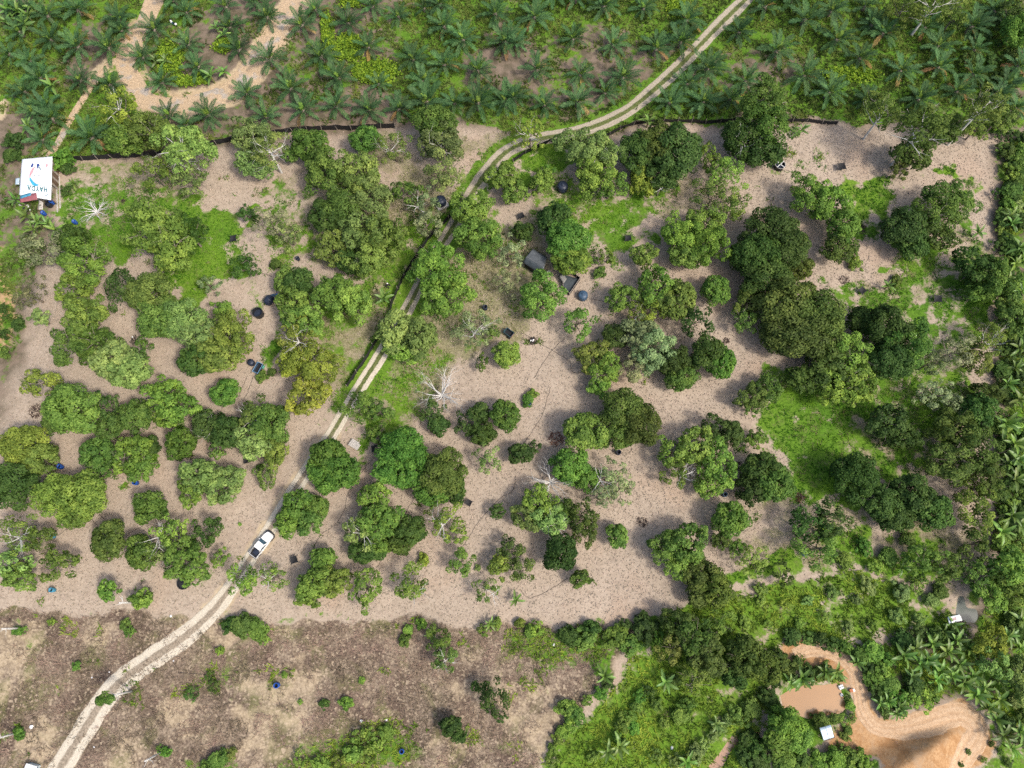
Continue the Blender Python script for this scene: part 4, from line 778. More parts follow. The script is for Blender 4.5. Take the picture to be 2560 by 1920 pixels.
for e in PALMS.replace('\n', '').split('|'):
    px, py, k = [float(q) for q in e.split()]
    k *= 0.95 * random.uniform(.85, 1.15)
    x, y, h = at(px, py, 2.0 * k)
    t = empty('oil_palm', x, y, None, random.uniform(0, 6.28)); t.rotation_euler.x = random.gauss(0, .06); t.rotation_euler.y = random.gauss(0, .06); tag(t, None, 'palm', 'oil palms of the plantation')
    hz = random.uniform(1.1, 1.7) * k
    link('trunk', random.choice(PTR), t, (0, 0, 0), (0, 0, 0), (k, k, hz / 1.3))
    dk = random.uniform(0.8, 1.35)
    base = (0.052 * dk, 0.116 * dk, 0.040 * dk)
    old = random.random() < (0.6 if px > 1700 else 0.25)
    n = random.choice((15, 16, 17, 18)) if k > 0.7 else 12
    for i in range(n):
        u = i / (n - 1); el = R(74 - 84 * u ** 0.85) + random.gauss(0, 0.07); az = i * 2.39996 + random.gauss(0, .12)
        s = k * (0.72 + 0.42 * math.sin(math.pi * min(1, 0.25 + 0.6 * u))) * random.uniform(0.88, 1.08)
        c_ = jitter(base, 0.1)
        if old and u > 0.93: c_ = jitter((0.26, 0.17, 0.06), 0.15)
        link('frond', random.choice(FROND), t, (0.12 * math.cos(az), 0.12 * math.sin(az), hz + 0.05 - 0.25 * u), (random.gauss(0, .12), -el, az), (s, s, s), c_)
    for i in range(2): link('young_frond', spear, t, (0, 0, hz), (0, -R(82 - 12 * i), i * 2.0 + random.random()), (k * .8,) * 3, jitter((0.15, 0.25, 0.04)))
    pal.append((t, x, y, 'small' if k < 0.8 else 'green feathery' if not old else 'green feathery browning'))
name_by_landmark(pal, 'palm')

# ---- bright creeping vines smothering the ground in patches between the palms
VINES = "425 150 32 38|470 205 40 14|505 200 20 16|560 120 24 18|935 182 58 32|872 118 30 36|820 85 18 48|880 4 32 18|2120 188 60 18|1690 22 22 24"
C = []
for e in VINES.split('|'):
    a, b, c_, d_ = [float(q) for q in e.split()]; n = int(c_ * d_ * 1.3)
    th = rng.uniform(0, 6.28, n); r_ = np.sqrt(rng.uniform(0, 1, n)) * (0.55 + 0.9 * fbm(2 + np.cos(th) * 1.6 + a, 2 + np.sin(th) * 1.6 + b, 4, 3)) * rng.uniform(.8, 1.3, n)
    vx, vy = P(a + c_ * r_ * np.cos(th), b + d_ * r_ * np.sin(th))
    C.append(np.stack([vx, vy, H(vx, vy) + 0.15 + 0.55 * rng.uniform(0, 1, n) * (1 - 0.6 * r_) + 0.5 * fbm(vx / 1.3, vy / 1.3, 5, 2)], 1))
C = np.concatenate(C); V, F, A = leafcards(C, unit(rng.normal(0, .5, C.shape) + np.array([0, 0, 1])), 0.42 * rng.uniform(.6, 1.3, len(C)), 0.75)
tag(link('creeping_vines', npmesh('creeping_vines', V, F, M_leaf, 4, {'lv': A}), color=(0.18, 0.30, 0.026)), 'bright lime creeping vines between the oil palms', None, None, 'stuff')

# ---- banana plants
def banana_leaf(seed):
    rnd = random.Random(seed); V = []; F = []; A = []; npt = 8; L = 2.1
    for i in range(npt):
        t = i / (npt - 1); x_ = L * t * (1 - 0.12 * t); z_ = 0.35 * t - 0.85 * t * t; w_ = 0.23 * math.sin(math.pi * min(1, 0.10 + 0.87 * t)) ** 0.6 * (0 if t < 0.02 else 1) + 0.02
        for s in (-1, 0, 1): V.append((x_, s * w_ * rnd.uniform(.88, 1.06), z_ + (0.10 * w_ / 0.3 if s else 0) - (0.03 if s == 0 else 0) + rnd.gauss(0, .015))); A.append(0.5 + (0.35 if s == 0 else rnd.gauss(0, .12)))
    for i in range(npt - 1):
        for s in (0, 1): F.append((3 * i + s, 3 * i + s + 1, 3 * i + s + 4, 3 * i + s + 3))
    return npmesh('leaf', V, F, M_banana, 4, {'lv': A})
BLEAF = [banana_leaf(i) for i in range(3)]
mb = MB(); mb.tube([(0, 0, -.2), (0, 0, .8), (0.03, 0, 1.7)], [0.16, 0.13, 0.07], 7); BSTEM = mb.mesh('stem', M_bstem)
ban = []
for e in BANANAS.replace('\n', '').split('|'):
    px, py, k = [float(q) for q in e.split()]
    if k < .1: continue
    if px > 2140 and py > 1560: k *= .85
    x, y, h = at(px, py, 1.7 * k)
    t = empty('banana_plant', x, y, None, random.uniform(0, 6.28)); tag(t, None, 'banana plant', 'banana plants')
    link('stem', BSTEM, t, (0, 0, 0), (0, 0, 0), (k, k, k))
    bc = jitter((0.125, 0.225, 0.05), 0.16)
    for i in range(8):
        u = i / 7; el = R(72 - 62 * u) + random.gauss(0, .08)
        s = k * random.uniform(0.8, 1.15)
        link('leaf', random.choice(BLEAF), t, (0, 0, 1.68 * k - .12 * u), (random.gauss(0, .3), -el, i * 2.4 + random.gauss(0, .2)), (s, s, s), jitter(bc, .12))
    ban.append((t, x, y, 'broad-leaved' if k >= 1 else 'young'))
name_by_landmark(ban, 'banana plant')

# ---- dead trees and bare poles
for i, (px, py, rr, lab) in enumerate(DEAD):
    if rr < 5: continue
    rw = rr * mpp(px, py) * 1.0; zc = 2.2 if i != 2 else 0.7
    x, y, h = at(px, py, zc)
    t = empty('dead_tree', x, y); tag(t, lab, 'dead tree', 'bleached dead trees')
    link('bare_branches', twig_mesh('bare_branches', rw * 1.05, 300 + i, M_white, True), t, (0, 0, zc), (0, 0, i), (1, 1, 0.8 if i != 2 else 0.4))
    mb = MB(); mb.tube([(0, 0, -0.2), (0.05, 0, zc * 0.6), (0, 0.05, zc - 0.1 * rw)], [0.16, 0.12, 0.09], 6); mb.part('trunk', M_white, t)
POLES = [((52, 1570), (4, 1572), 'bleached bare trunk standing over a bright shrub at the scrub edge'), ((330, 1728), (278, 1740), 'bleached bare trunk leaning across the dirt track with leafy top'), ((408, 1878), (362, 1903), 'forked bleached trunk in the pale scrub by the track'),
         ((342, 1506), (298, 1507), 'bleached bare trunk beside small bright saplings'), ((40, 1833), (-6, 1846), 'bleached bare trunk over green saplings near the white bag')]
pc = []
for i, (b, tpx, lab) in enumerate(POLES):
    x, y, h = at(*b); rb = math.hypot(b[0] - 1280, b[1] - 1503); rt = math.hypot(tpx[0] - 1280, tpx[1] - 1503)
    hh = CAM_H * (rt - rb) / rt
    t = empty('bare_trunk', x, y); tag(t, lab, 'dead trunk', 'bleached bare trunks')
    mb = MB(); tx, ty = P(tpx[0], tpx[1], hh + h); dx_, dy_ = float(tx) - x, float(ty) - y
    mb.tube([(0, 0, -.2), (dx_ * .4, dy_ * .4, hh * .5), (dx_, dy_, hh)], [0.17, 0.13, 0.10], 7); mb.part('trunk', M_white, t, smooth=True)
    rnd = random.Random(i); mb = MB()
    for k in range(3): limb(mb, (dx_ * .8, dy_ * .8, hh * .8), (rnd.gauss(0, 1), rnd.gauss(0, 1), .6), 1.0, .05, 1, rnd, 4, 2)
    mb.part('bare_branches', M_white, t)
    for k in range(3):
        sx, sy = (0, 0) if i != 1 else (dx_, dy_); zz = 0.5 if i != 1 else hh
        link('sprout', random.choice(SHC), t, (sx + rnd.gauss(0, .5) + (.3 if i != 1 else -.6), sy + rnd.gauss(0, .5), zz), (0, 0, rnd.random() * 6), (.45, .45, .4), jitter(COLS['v' if i != 1 else 'm']))

# ================================================================== BUILT THINGS
M_net = simple('black_shade_net', (0.016, 0.016, 0.018), 0.75, var=0.4, scale=2)
M_post = simple('grey_wood_post', (0.30, 0.26, 0.22), 0.9, var=0.35)
M_black = simple('black_plastic', (0.018, 0.019, 0.022), 0.5, var=0.4, scale=2)
M_blue = simple('blue_plastic', (0.015, 0.075, 0.33), 0.4, var=0.25, scale=4)
M_teal = simple('faded_teal_plastic', (0.05, 0.22, 0.33), 0.5, var=0.25, scale=4)
M_tankb = simple('blue_grey_plastic', (0.045, 0.085, 0.14), 0.45, var=0.25, scale=3)
M_navy = simple('navy_plastic', (0.022, 0.03, 0.052), 0.45, var=0.3, scale=2)
M_inside = simple('dark_inside', (0.012, 0.013, 0.016), 0.8)
M_wht = simple('white_painted_metal', (0.80, 0.80, 0.79), 0.35, var=0.03, scale=1.5)
M_conc = simple('pale_concrete', (0.48, 0.46, 0.43), 0.9, var=0.25, scale=4)
M_wood = simple('weathered_pale_wood', (0.50, 0.47, 0.43), 0.9, var=0.3, scale=6)
M_brown = simple('brown_timber', (0.13, 0.085, 0.055), 0.9, var=0.35, scale=4)
M_glass = simple('tinted_glass', (0.035, 0.075, 0.10), 0.08, var=0.3, scale=2, spec=0.6)
M_rub = simple('tyre_rubber', (0.02, 0.02, 0.02), 0.9)
M_trim = simple('dark_trim', (0.025, 0.026, 0.03), 0.6)
M_steel = simple('steel', (0.45, 0.46, 0.47), 0.35, 0.9, var=0.2)
M_hose = simple('black_hose', (0.085, 0.07, 0.06), 0.8, var=0.3)
M_cream = simple('white_vinyl', (0.80, 0.81, 0.81), 0.5, var=0.05, scale=0.8)
M_maroon = simple('maroon_roof_sheet', (0.27, 0.09, 0.10), 0.55, var=0.25, scale=2)
M_zinc = simple('zinc_sheet', (0.55, 0.66, 0.72), 0.4, 0.3, var=0.15, scale=1.2)
M_greyroof = simple('grey_roof_sheet', (0.11, 0.12, 0.125), 0.45, 0.2, var=0.25, scale=1.0)
M_darkroof = simple('dark_grey_tarpaulin', (0.055, 0.068, 0.078), 0.6, var=0.3, scale=1.0)

def heading(a, b):
    (x0, y0), (x1, y1) = P(*a), P(*b); return math.atan2(float(y1 - y0), float(x1 - x0))

# ---- black net fences: posts and one net panel in each bay
pm = MB().tube([(0, 0, -0.3), (0, 0, 1.55)], 0.05, 6).mesh('post', M_post)
def fence(line, lab, h=1.35, step=2.6):
    L = pts(line); seg = np.linalg.norm(np.diff(L, axis=0), axis=1); tot = seg.sum(); cum = np.concatenate([[0], np.cumsum(seg)])
    n = max(2, int(tot / step)); s = np.linspace(0, tot, n + 1)
    x = np.interp(s, cum, L[:, 0]) + rng.normal(0, .12, n + 1); y = np.interp(s, cum, L[:, 1]) + rng.normal(0, .12, n + 1)
    t = empty('net_fence', x[0], y[0]); tag(t, lab, 'fence', 'black net fences'); z0 = t.location.z
    for i in range(n + 1): link('post', pm, t, (x[i] - x[0], y[i] - y[0], H(x[i], y[i]) - z0), (random.gauss(0, .08), random.gauss(0, .08), 0), (1, 1, random.uniform(.9, 1.1)))
    for i in range(n):
        V = []; F = []; m = 7
        for k in range(m + 1):
            u = k / m; bx, by = x[i] * (1 - u) + x[i + 1] * u, y[i] * (1 - u) + y[i + 1] * u; g0 = H(bx, by) - z0
            dx, dy = x[i + 1] - x[i], y[i + 1] - y[i]; l = math.hypot(dx, dy); nx_, ny_ = -dy / l, dx / l
            top = h * (1 - 0.12 * math.sin(math.pi * u)) + random.gauss(0, .03)
            for (zz, of) in ((-0.05, 0.10 + random.gauss(0, .06)), (0.5 * top, 0.05 + random.gauss(0, .05)), (top, 0.05)):
                V.append((bx - x[0] + nx_ * of, by - y[0] + ny_ * of, g0 + zz))
        for k in range(m):
            for r_ in (0, 1): F.append((3 * k + r_, 3 * k + 3 + r_, 3 * k + 4 + r_, 3 * k + 1 + r_))
        link('net_panel', npmesh('net_panel', V, F, M_net, 4, smooth=True), t)
fence([(133, 404), (200, 402), (290, 396), (400, 389), (500, 372), (600, 350), (692, 336), (776, 327), (895, 323), (990, 323)], 'long black net fence from the banner-roofed shack along the oil palms', 1.5)
fence([(1280, 404), (1326, 380), (1375, 358), (1410, 357), (1506, 347), (1540, 328), (1570, 315), (1613, 309), (1731, 309), (1847, 310), (1960, 305), (2091, 311)], 'black net fence below the bend of the dirt track', 1.1)
fence([(1157, 488), (1130, 540), (1110, 562), (1078, 588), (1038, 648), (1003, 708), (980, 752), (972, 795), (945, 850), (908, 912), (868, 966)], 'winding black net fence beside the ruts of the dirt track', 1.3)

# ---- irrigation hoses on the ground
HOSES = [([(940, 1140), (905, 1180), (872, 1230), (862, 1272), (840, 1310), (805, 1335), (785, 1370), (768, 1400)], 'long thin black hose curving down past the vivid green tree'), ([(1042, 1235), (1022, 1270), (1008, 1297)], 'short black hose below the two joined round trees'),
         ([(968, 1362), (955, 1400), (940, 1420)], 'short black hose under the small dark trees'), ([(1376, 968), (1368, 1000), (1355, 1040), (1330, 1080), (1310, 1108)], 'black hose crossing open litter towards the small dark tree'),
         ([(1290, 1190), (1282, 1225), (1245, 1250), (1200, 1300), (1180, 1330), (1160, 1365)], 'black hose running diagonally past the small open tree'), ([(1460, 742), (1500, 753), (1540, 758)], 'black hose leading from the blue domed tank'),
         ([(1285, 828), (1320, 840), (1335, 852), (1390, 882), (1424, 905), (1427, 925), (1440, 934), (1458, 930)], 'long black hose from the handcart past the ash heap'), ([(1412, 846), (1385, 872), (1360, 905), (1335, 945)], 'thin black hose south of the dark bushy tree'),
         ([(640, 678), (684, 692)], 'short black hose near the dark shrub'), ([(182, 1304), (164, 1327), (122, 1352)], 'thin black hose ending at the teal drum'), ([(220, 1282), (246, 1318)], 'straight black hose below the wide bright tree'),
         ([(243, 1276), (256, 1292), (272, 1306)], 'curved black hose beside the small grass patch'), ([(359, 1316), (338, 1326), (315, 1340)], 'black hose between two round trees'), ([(1419, 1446), (1378, 1472), (1332, 1494), (1312, 1488), (1300, 1472)], 'black hose looping over pale litter at the orchard edge'),
         ([(450, 1680), (515, 1685), (585, 1690)], 'straight dark pipe lying in the cleared scrub'), ([(620, 940), (606, 970), (596, 1000)], 'pair-forming black hose leaving the dark domed tub'), ([(634, 942), (624, 972), (608, 1006)], 'black hose leaving the blue trailer tub')]
for line, lab in HOSES:
    L = smooth_line(pts(line), 6); x0, y0 = L[0]; z0 = H(x0, y0)
    mb = MB(); mb.tube([(x - x0 + random.gauss(0, .04), y - y0 + random.gauss(0, .04), H(x, y) - z0 + 0.03) for x, y in L], 0.038, 5)
    o = mb.part('irrigation_hose', M_hose, loc=(x0, y0, z0), smooth=True); tag(o, lab, 'hose', 'irrigation hoses')

# ---- drums, tanks, tubs
def drum(px, py, lab, mat=None, k=1.0, tilt=0.0):
    x, y, h = at(px, py, .4); t = empty('plastic_drum', x, y, None, random.random() * 6); tag(t, lab, 'drum', 'plastic drums among the trees'); t.scale = (k,) * 3
    if tilt: t.rotation_euler = (tilt, 0, random.random() * 6); t.location.z += 0.25
    m = mat or M_blue
    MB().lathe([(.30, 0), (.33, .05), (.34, .30), (.36, .33), (.34, .36), (.34, .62), (.36, .65), (.34, .68), (.33, .92), (.29, .92), (.30, .1)], 20).part('body', m, t, smooth=True)
    MB().lathe([(.345, .90), (.36, .93), (.345, .96), (.28, .96), (.28, .90)], 20, cap=False).part('rim', m, t)
    MB().lathe([(.27, .5), (.27, .52), (.0, .52)], 14).part('water_inside', M_inside, t)
for d in [(110, 534, 'blue drum below the corner of the banner roof'), (188, 556, 'blue drum on the grass near the low dead tree'), (131, 506, 'blue drum tucked under the eave of the shack'), (152, 1167, 'blue drum beside the big yellow green tree'), (340, 1207, 'blue drum below the yellowish lumpy tree'),
          (693, 1713, 'blue drum with pale rim standing alone in the cleared scrub'), (1005, 1878, 'blue drum in the scrub by the lower bushes'), (745, 647, 'dark blue drum in the open gap near the lumpy olive trees', M_navy), (1213, 770, 'dark blue drum above the pale twiggy tree', M_navy),
          (1811, 1237, 'dark blue open drum in the shade of bright green trees', M_tankb), (1546, 1132, 'dark drum below the big brownish olive tree', M_navy), (2010, 1385, 'blue drum under the olive trees', M_blue), (132, 1340, 'teal drum by the hose end', M_teal), (132, 1475, 'teal drum with a wicker basket beside it', M_teal),
          (1322, 1010, 'grey drum by a small sapling on open litter', M_tankb), (189, 577, 'black drum just below a blue one', M_black)]:
    drum(*d[:3], mat=d[3] if len(d) > 3 else None, k=random.uniform(.9, 1.1))
def tank(px, py, r, hh, mat, lab, domed=True, base=0.0):
    x, y, h = at(px, py, hh + base); t = empty('water_tank' if domed else 'open_vat', x, y); tag(t, lab, 'tank', 'tanks and vats')
    if domed:
        MB().lathe([(r * .97, base), (r, base + .08), (r, base + hh * .3), (r * 1.02, base + hh * .34), (r, base + hh * .38), (r, base + hh * .75), (r * .93, base + hh * .85), (r * .6, base + hh * .97), (r * .27, base + hh)], 28).part('body', mat, t, smooth=True)
        MB().lathe([(r * .27, base + hh), (r * .28, base + hh + .08), (r * .2, base + hh + .12)], 18).part('lid', mat, t)
        for k in range(8):
            a = k * .785; MB().tube([(r * .97 * math.cos(a), r * .97 * math.sin(a), base + hh * .8), (r * .32 * math.cos(a), r * .32 * math.sin(a), base + hh * 1.0)], .03, 5).part('rib', mat, t)
    else:
        MB().lathe([(r * .95, 0), (r, .1), (r, hh), (r * 1.05, hh + .04), (r * .92, hh + .04), (r * .9, .3)], 28).part('body', mat, t, smooth=False)
        MB().lathe([(r * .89, hh * .45), (r * .89, hh * .47), (0, hh * .47)], 24).part('water_inside', M_navy, t)
    return t
tank(1407, 461, .95, 1.5, M_navy, 'black domed water tank under the light green trees')
t = tank(1101, 497, .92, 1.4, M_navy, 'black domed water tank on a pale concrete plinth by the net fence', base=.45)
MB().box((0, 0, .22), (2.1, 2.1, .44), .5).part('plinth', M_conc, t, .03)
tank(1458, 735, .82, 1.3, M_tankb, 'blue grey domed tank in front of the netted pen')
t = tank(1951, 411, .85, 1.0, M_black, 'open black bin with white crossed bars on its mouth', False)
for a in (.75, 2.35): MB().box((0, 0, 1.07), (1.72, .10, .05), a).part('cross_bar', M_wht, t)
MB().lathe([(.87, 1.0), (.92, 1.05), (.86, 1.06)], 28, cap=False).part('pale_rim', M_conc, t)
tank(643, 780, .82, 1.2, M_black, 'open black vat standing on bare litter', False)
t = tank(664, 751, .78, 1.3, M_navy, 'black domed tank lying beside grass and a blue tarp bundle')
t.rotation_euler = (0.95, 0, 2.2); t.location.z += .45
tank(625, 904, .55, .9, M_navy, 'dark domed tub beside the blue trailer tub')
tank(458, 1458, .9, .5, M_black, 'wide black ring tub half hidden by a leafy branch', False)
tank(120, 508, .55, .8, M_black, 'black round vat under the eave of the shack', False)
# blue tarp bundle by the lying tank
x, y, h = at(682, 738, .3); t = empty('tarp_bundle', x, y, None, .3); tag(t, 'folded grey blue tarp bundle behind the lying black tank', 'tarp')
MB().box((0, 0, .2), (1.3, .6, .42), 0, .75).part('folded_sheet', M_tankb, t, .12); MB().box((.75, -.05, .18), (.5, .6, .36), .2, .7).part('blue_end', M_blue, t, .1)
# wicker basket by a teal drum
x, y, h = at(124, 1476, .2); t = empty('wicker_basket', x, y); tag(t, 'small tan basket touching the teal drum', 'basket')
MB().lathe([(.22, 0), (.30, .38), (.26, .38), (.2, .06)], 14).part('body', simple('wicker', (.36, .24, .14), .9), t); MB().tube([(-.28, 0, .38), (-.2, 0, .62), (.2, 0, .62), (.28, 0, .38)], .025, 5).part('handle', M_brown, t)

# ---- shade nets over seedlings: four stakes and a sagging sheet
for i, (px, py, k, rz, lab) in enumerate([(583, 597, 1.0, .3, 'black shade net over a seedling beside the green lawn'), (735, 1400, .95, .5, 'lone black shade net near the white pickup'), (1172, 1257, .8, 1.2, 'black shade net beside the big joined round trees'),
                                          (2103, 418, 1.15, .3, 'grey black shade net on the sunny litter near tall trees'), (2156, 727, .95, .9, 'dark shade net at the edge of lime grass'), (2343, 748, 1.1, .1, 'rightmost dark shade net on an orange patch of soil'),
                                          (1303, 540, .95, .7, 'black shade net between the track and dark trees'), (1570, 596, .95, .2, 'black shade net in the vivid grass clearing'), (936, 1122, .9, .5, 'black shade net near the pale plank platform'), (614, 1152, .7, .4, 'small black shade net below the twiggy dark tree')]):
    x, y, h = at(px, py, .7); t = empty('shade_net', x, y, None, rz); tag(t, lab, 'shade net', 'shade nets over seedlings'); t.scale = (k,) * 3
    cs = [(-.75, -.45, .75), (.55, -.7, .85), (.7, .5, .95), (-.35, .75, .8)]; V = []; F = []
    for a in range(7):
        for b in range(7):
            u, v = a / 6, b / 6; q = [(1 - u) * (1 - v), u * (1 - v), u * v, (1 - u) * v]
            p = [sum(q[j] * cs[j][d] for j in range(4)) for d in range(3)]; pin = 1 - .35 * (math.sin(math.pi * u) * .0 + (1 if 0 < a < 6 or 0 < b < 6 else 0)) * .35
            p[0] *= pin; p[1] *= pin; p[2] -= .22 * math.sin(math.pi * u) * math.sin(math.pi * v); V.append(p)
    F = [(a * 7 + b, a * 7 + 7 + b, a * 7 + 8 + b, a * 7 + 1 + b) for a in range(6) for b in range(6)]
    link('net_sheet', npmesh('net_sheet', V, F, M_net, 4, smooth=True), t)
    for c_ in cs: MB().tube([(c_[0] * 1.04, c_[1] * 1.04, -.2), (c_[0], c_[1], c_[2] + .08)], .025, 5).part('stake', M_post, t)
    link('seedling', CROWN['as'][0], t, (0, 0, .3), (0, 0, 0), (.18, .18, .16), COLS['v'])

# ---- heaps of sticks and ash
def heap(px, py, r, mat, lab, n=70, seed=0, white=0):
    x, y, h = at(px, py, .1); rnd = random.Random(seed); t = empty('brush_heap', x, y); tag(t, lab, 'brush heap', 'brush and ash heaps')
    mb = MB()
    for _ in range(n):
        a = rnd.random() * 6.28; d = r * math.sqrt(rnd.random()); q = Vector((d * math.cos(a), d * math.sin(a), .05 + .45 * (1 - d / r) * rnd.random())); b = rnd.random() * 6.28; l = rnd.uniform(.25, .7)
        e = Vector((math.cos(b) * l, math.sin(b) * l, rnd.gauss(0, .12))); mb.tube([q - e * .5, q + e * .5], rnd.uniform(.02, .045), 4, cap=False)
    o = mb.part('sticks', mat, t); o['kind'] = 'stuff'
    if white:
        for _ in range(white): MB().box((rnd.gauss(0, .2), rnd.gauss(0, .2), .45), (.28, .2, .14), rnd.random() * 3, .8).part('ash_lump', M_wht, t, .03)
M_ash = simple('charred_sticks', (.035, .028, .026), .95); M_red = simple('red_brown_twigs', (.16, .07, .045), .9, var=.4); M_drk = simple('dark_twigs', (.07, .045, .035), .9, var=.4)
heap(90, 1027, 1.15, M_drk, 'dark brush heap beside the yellow green tree', 110, 1)
heap(1390, 1097, 1.2, M_red, 'reddish brush heap on open litter', 90, 2)
heap(1332, 852, .75, M_ash, 'burnt heap with white ash lumps where the hose passes', 70, 3, 4)
heap(335, 850, .75, M_ash, 'dark burnt heap with one white lump between round trees', 60, 4, 1)
heap(308, 503, .4, M_drk, 'small dark fire spot with an orange stone on the grass', 25, 5)
heap(1605, 1305, .8, M_drk, 'brown brush heap on sunny litter', 50, 6)
heap(2148, 570, 1.3, M_drk, 'dark fallen branches beside the lime grass', 90, 7)
heap(1815, 853, .6, M_drk, 'small dark stump heap on grey litter', 30, 8)
heap(2110, 700, .9, M_drk, 'broken branches on pale litter near a shade net', 40, 9)
heap(968, 715, .5, M_ash, 'dark burnt pile beside the winding net fence', 30, 10, 1)
heap(2000, 1245, .8, M_red, 'reddish twig heap in shadow below the dark tree', 50, 11)
heap(1845, 1165, .7, M_drk, 'twig heap left of the dark green trees on litter', 40, 12)

# ---- plank platform with log beside it
x, y, h = at(887, 1111, .5); t = empty('plank_platform', x, y, None, heading((875, 1104), (898, 1118))); tag(t, 'pale plank platform on short legs beside the track', 'platform')
for k in range(6): MB().box((random.gauss(0, .02) - (.12 if k == 5 else 0), -.5 + k * .2, .52), (1.75 - (.35 if k == 5 else 0), .17, .05)).part('plank', M_wood, t, .008)
for sx in (-.75, .75):
    for sy in (-.42, .42): MB().box((sx, sy, .235), (.1, .1, .52)).part('leg', M_brown, t)
    MB().box((sx, 0, .46), (.08, 1.0, .07)).part('bearer', M_brown, t)
x, y, h = at(949, 1131, .2); t = empty('cut_log', x, y, None, .4); tag(t, 'upright cut log with pale sawn top by a shade net', 'log')
MB().lathe([(.2, -.1), (.19, .3), (.18, .45)], 14).part('bark', M_brown, t); MB().lathe([(.165, .45), (.165, .462), (0, .462)], 14).part('sawn_top', simple('sawn_wood', (.55, .48, .30), .8), t)

# ---- wheeled tubs
def cart(px, py, rz, name, lab, L, W, hh, mat, rimmat, wheel, tail=None):
    x, y, h = at(px, py, .5); t = empty(name, x, y, None, rz); tag(t, lab, 'cart')
    th = .06; z0 = .35
    MB().box((0, 0, z0), (L, W, .06)).part('floor', M_inside, t)
    for s in (-1, 1): MB().box((0, s * (W / 2 - th / 2), z0 + hh / 2 + .033), (L, th, hh)).part('side', mat, t, .01)
    for s in (-1, 1): MB().box((s * (L / 2 - th / 2), 0, z0 + hh / 2 + .033), (th - .004, W - 2 * th - .004, hh - .004)).part('end', mat if tail is None or s < 0 else tail, t, .01)
    for s in (-1, 1): MB().tube([(-L / 2, s * W / 2, z0 + hh + .06), (L / 2, s * W / 2, z0 + hh + .06)], .04, 6).part('rail', rimmat, t)
    for s in (-1, 1): MB().tube([(s * L / 2, -W / 2, z0 + hh + .06), (s * L / 2, W / 2, z0 + hh + .06)], .038, 6).part('rail', rimmat, t)
    for s in (-1, 1):
        o = MB().lathe([(.26, -.07), (.3, -.05), (.3, .05), (.26, .07)], 18).part('wheel', wheel, t, loc=(L * .3, s * (W / 2 + .12), .3), rot=(R(90), 0, 0))
        MB().lathe([(.12, -.08), (.12, .08)], 12).part('hub', M_steel, o)
    MB().tube([(-L / 2, 0, z0), (-L / 2 - .7, 0, .28)], .04, 6).part('drawbar', M_steel, t)
M_bluerim = simple('pale_blue_paint', (.17, .33, .50), .5, var=.2)
cart(646, 921, heading((640, 933), (653, 910)), 'trailer_tub', 'long dark tub trailer with pale blue rim on the litter', 1.75, .95, .5, M_tankb, M_bluerim, simple('green_wheel', (.10, .42, .27), .5))
cart(1272, 833, heading((1264, 828), (1283, 842)), 'hand_cart', 'small dark teal handcart with maroon tailboard', 1.5, 1.0, .5, simple('dark_teal_paint', (.03, .07, .085), .5), simple('dark_teal_rim', (.04, .09, .10), .5), M_rub, M_maroon)

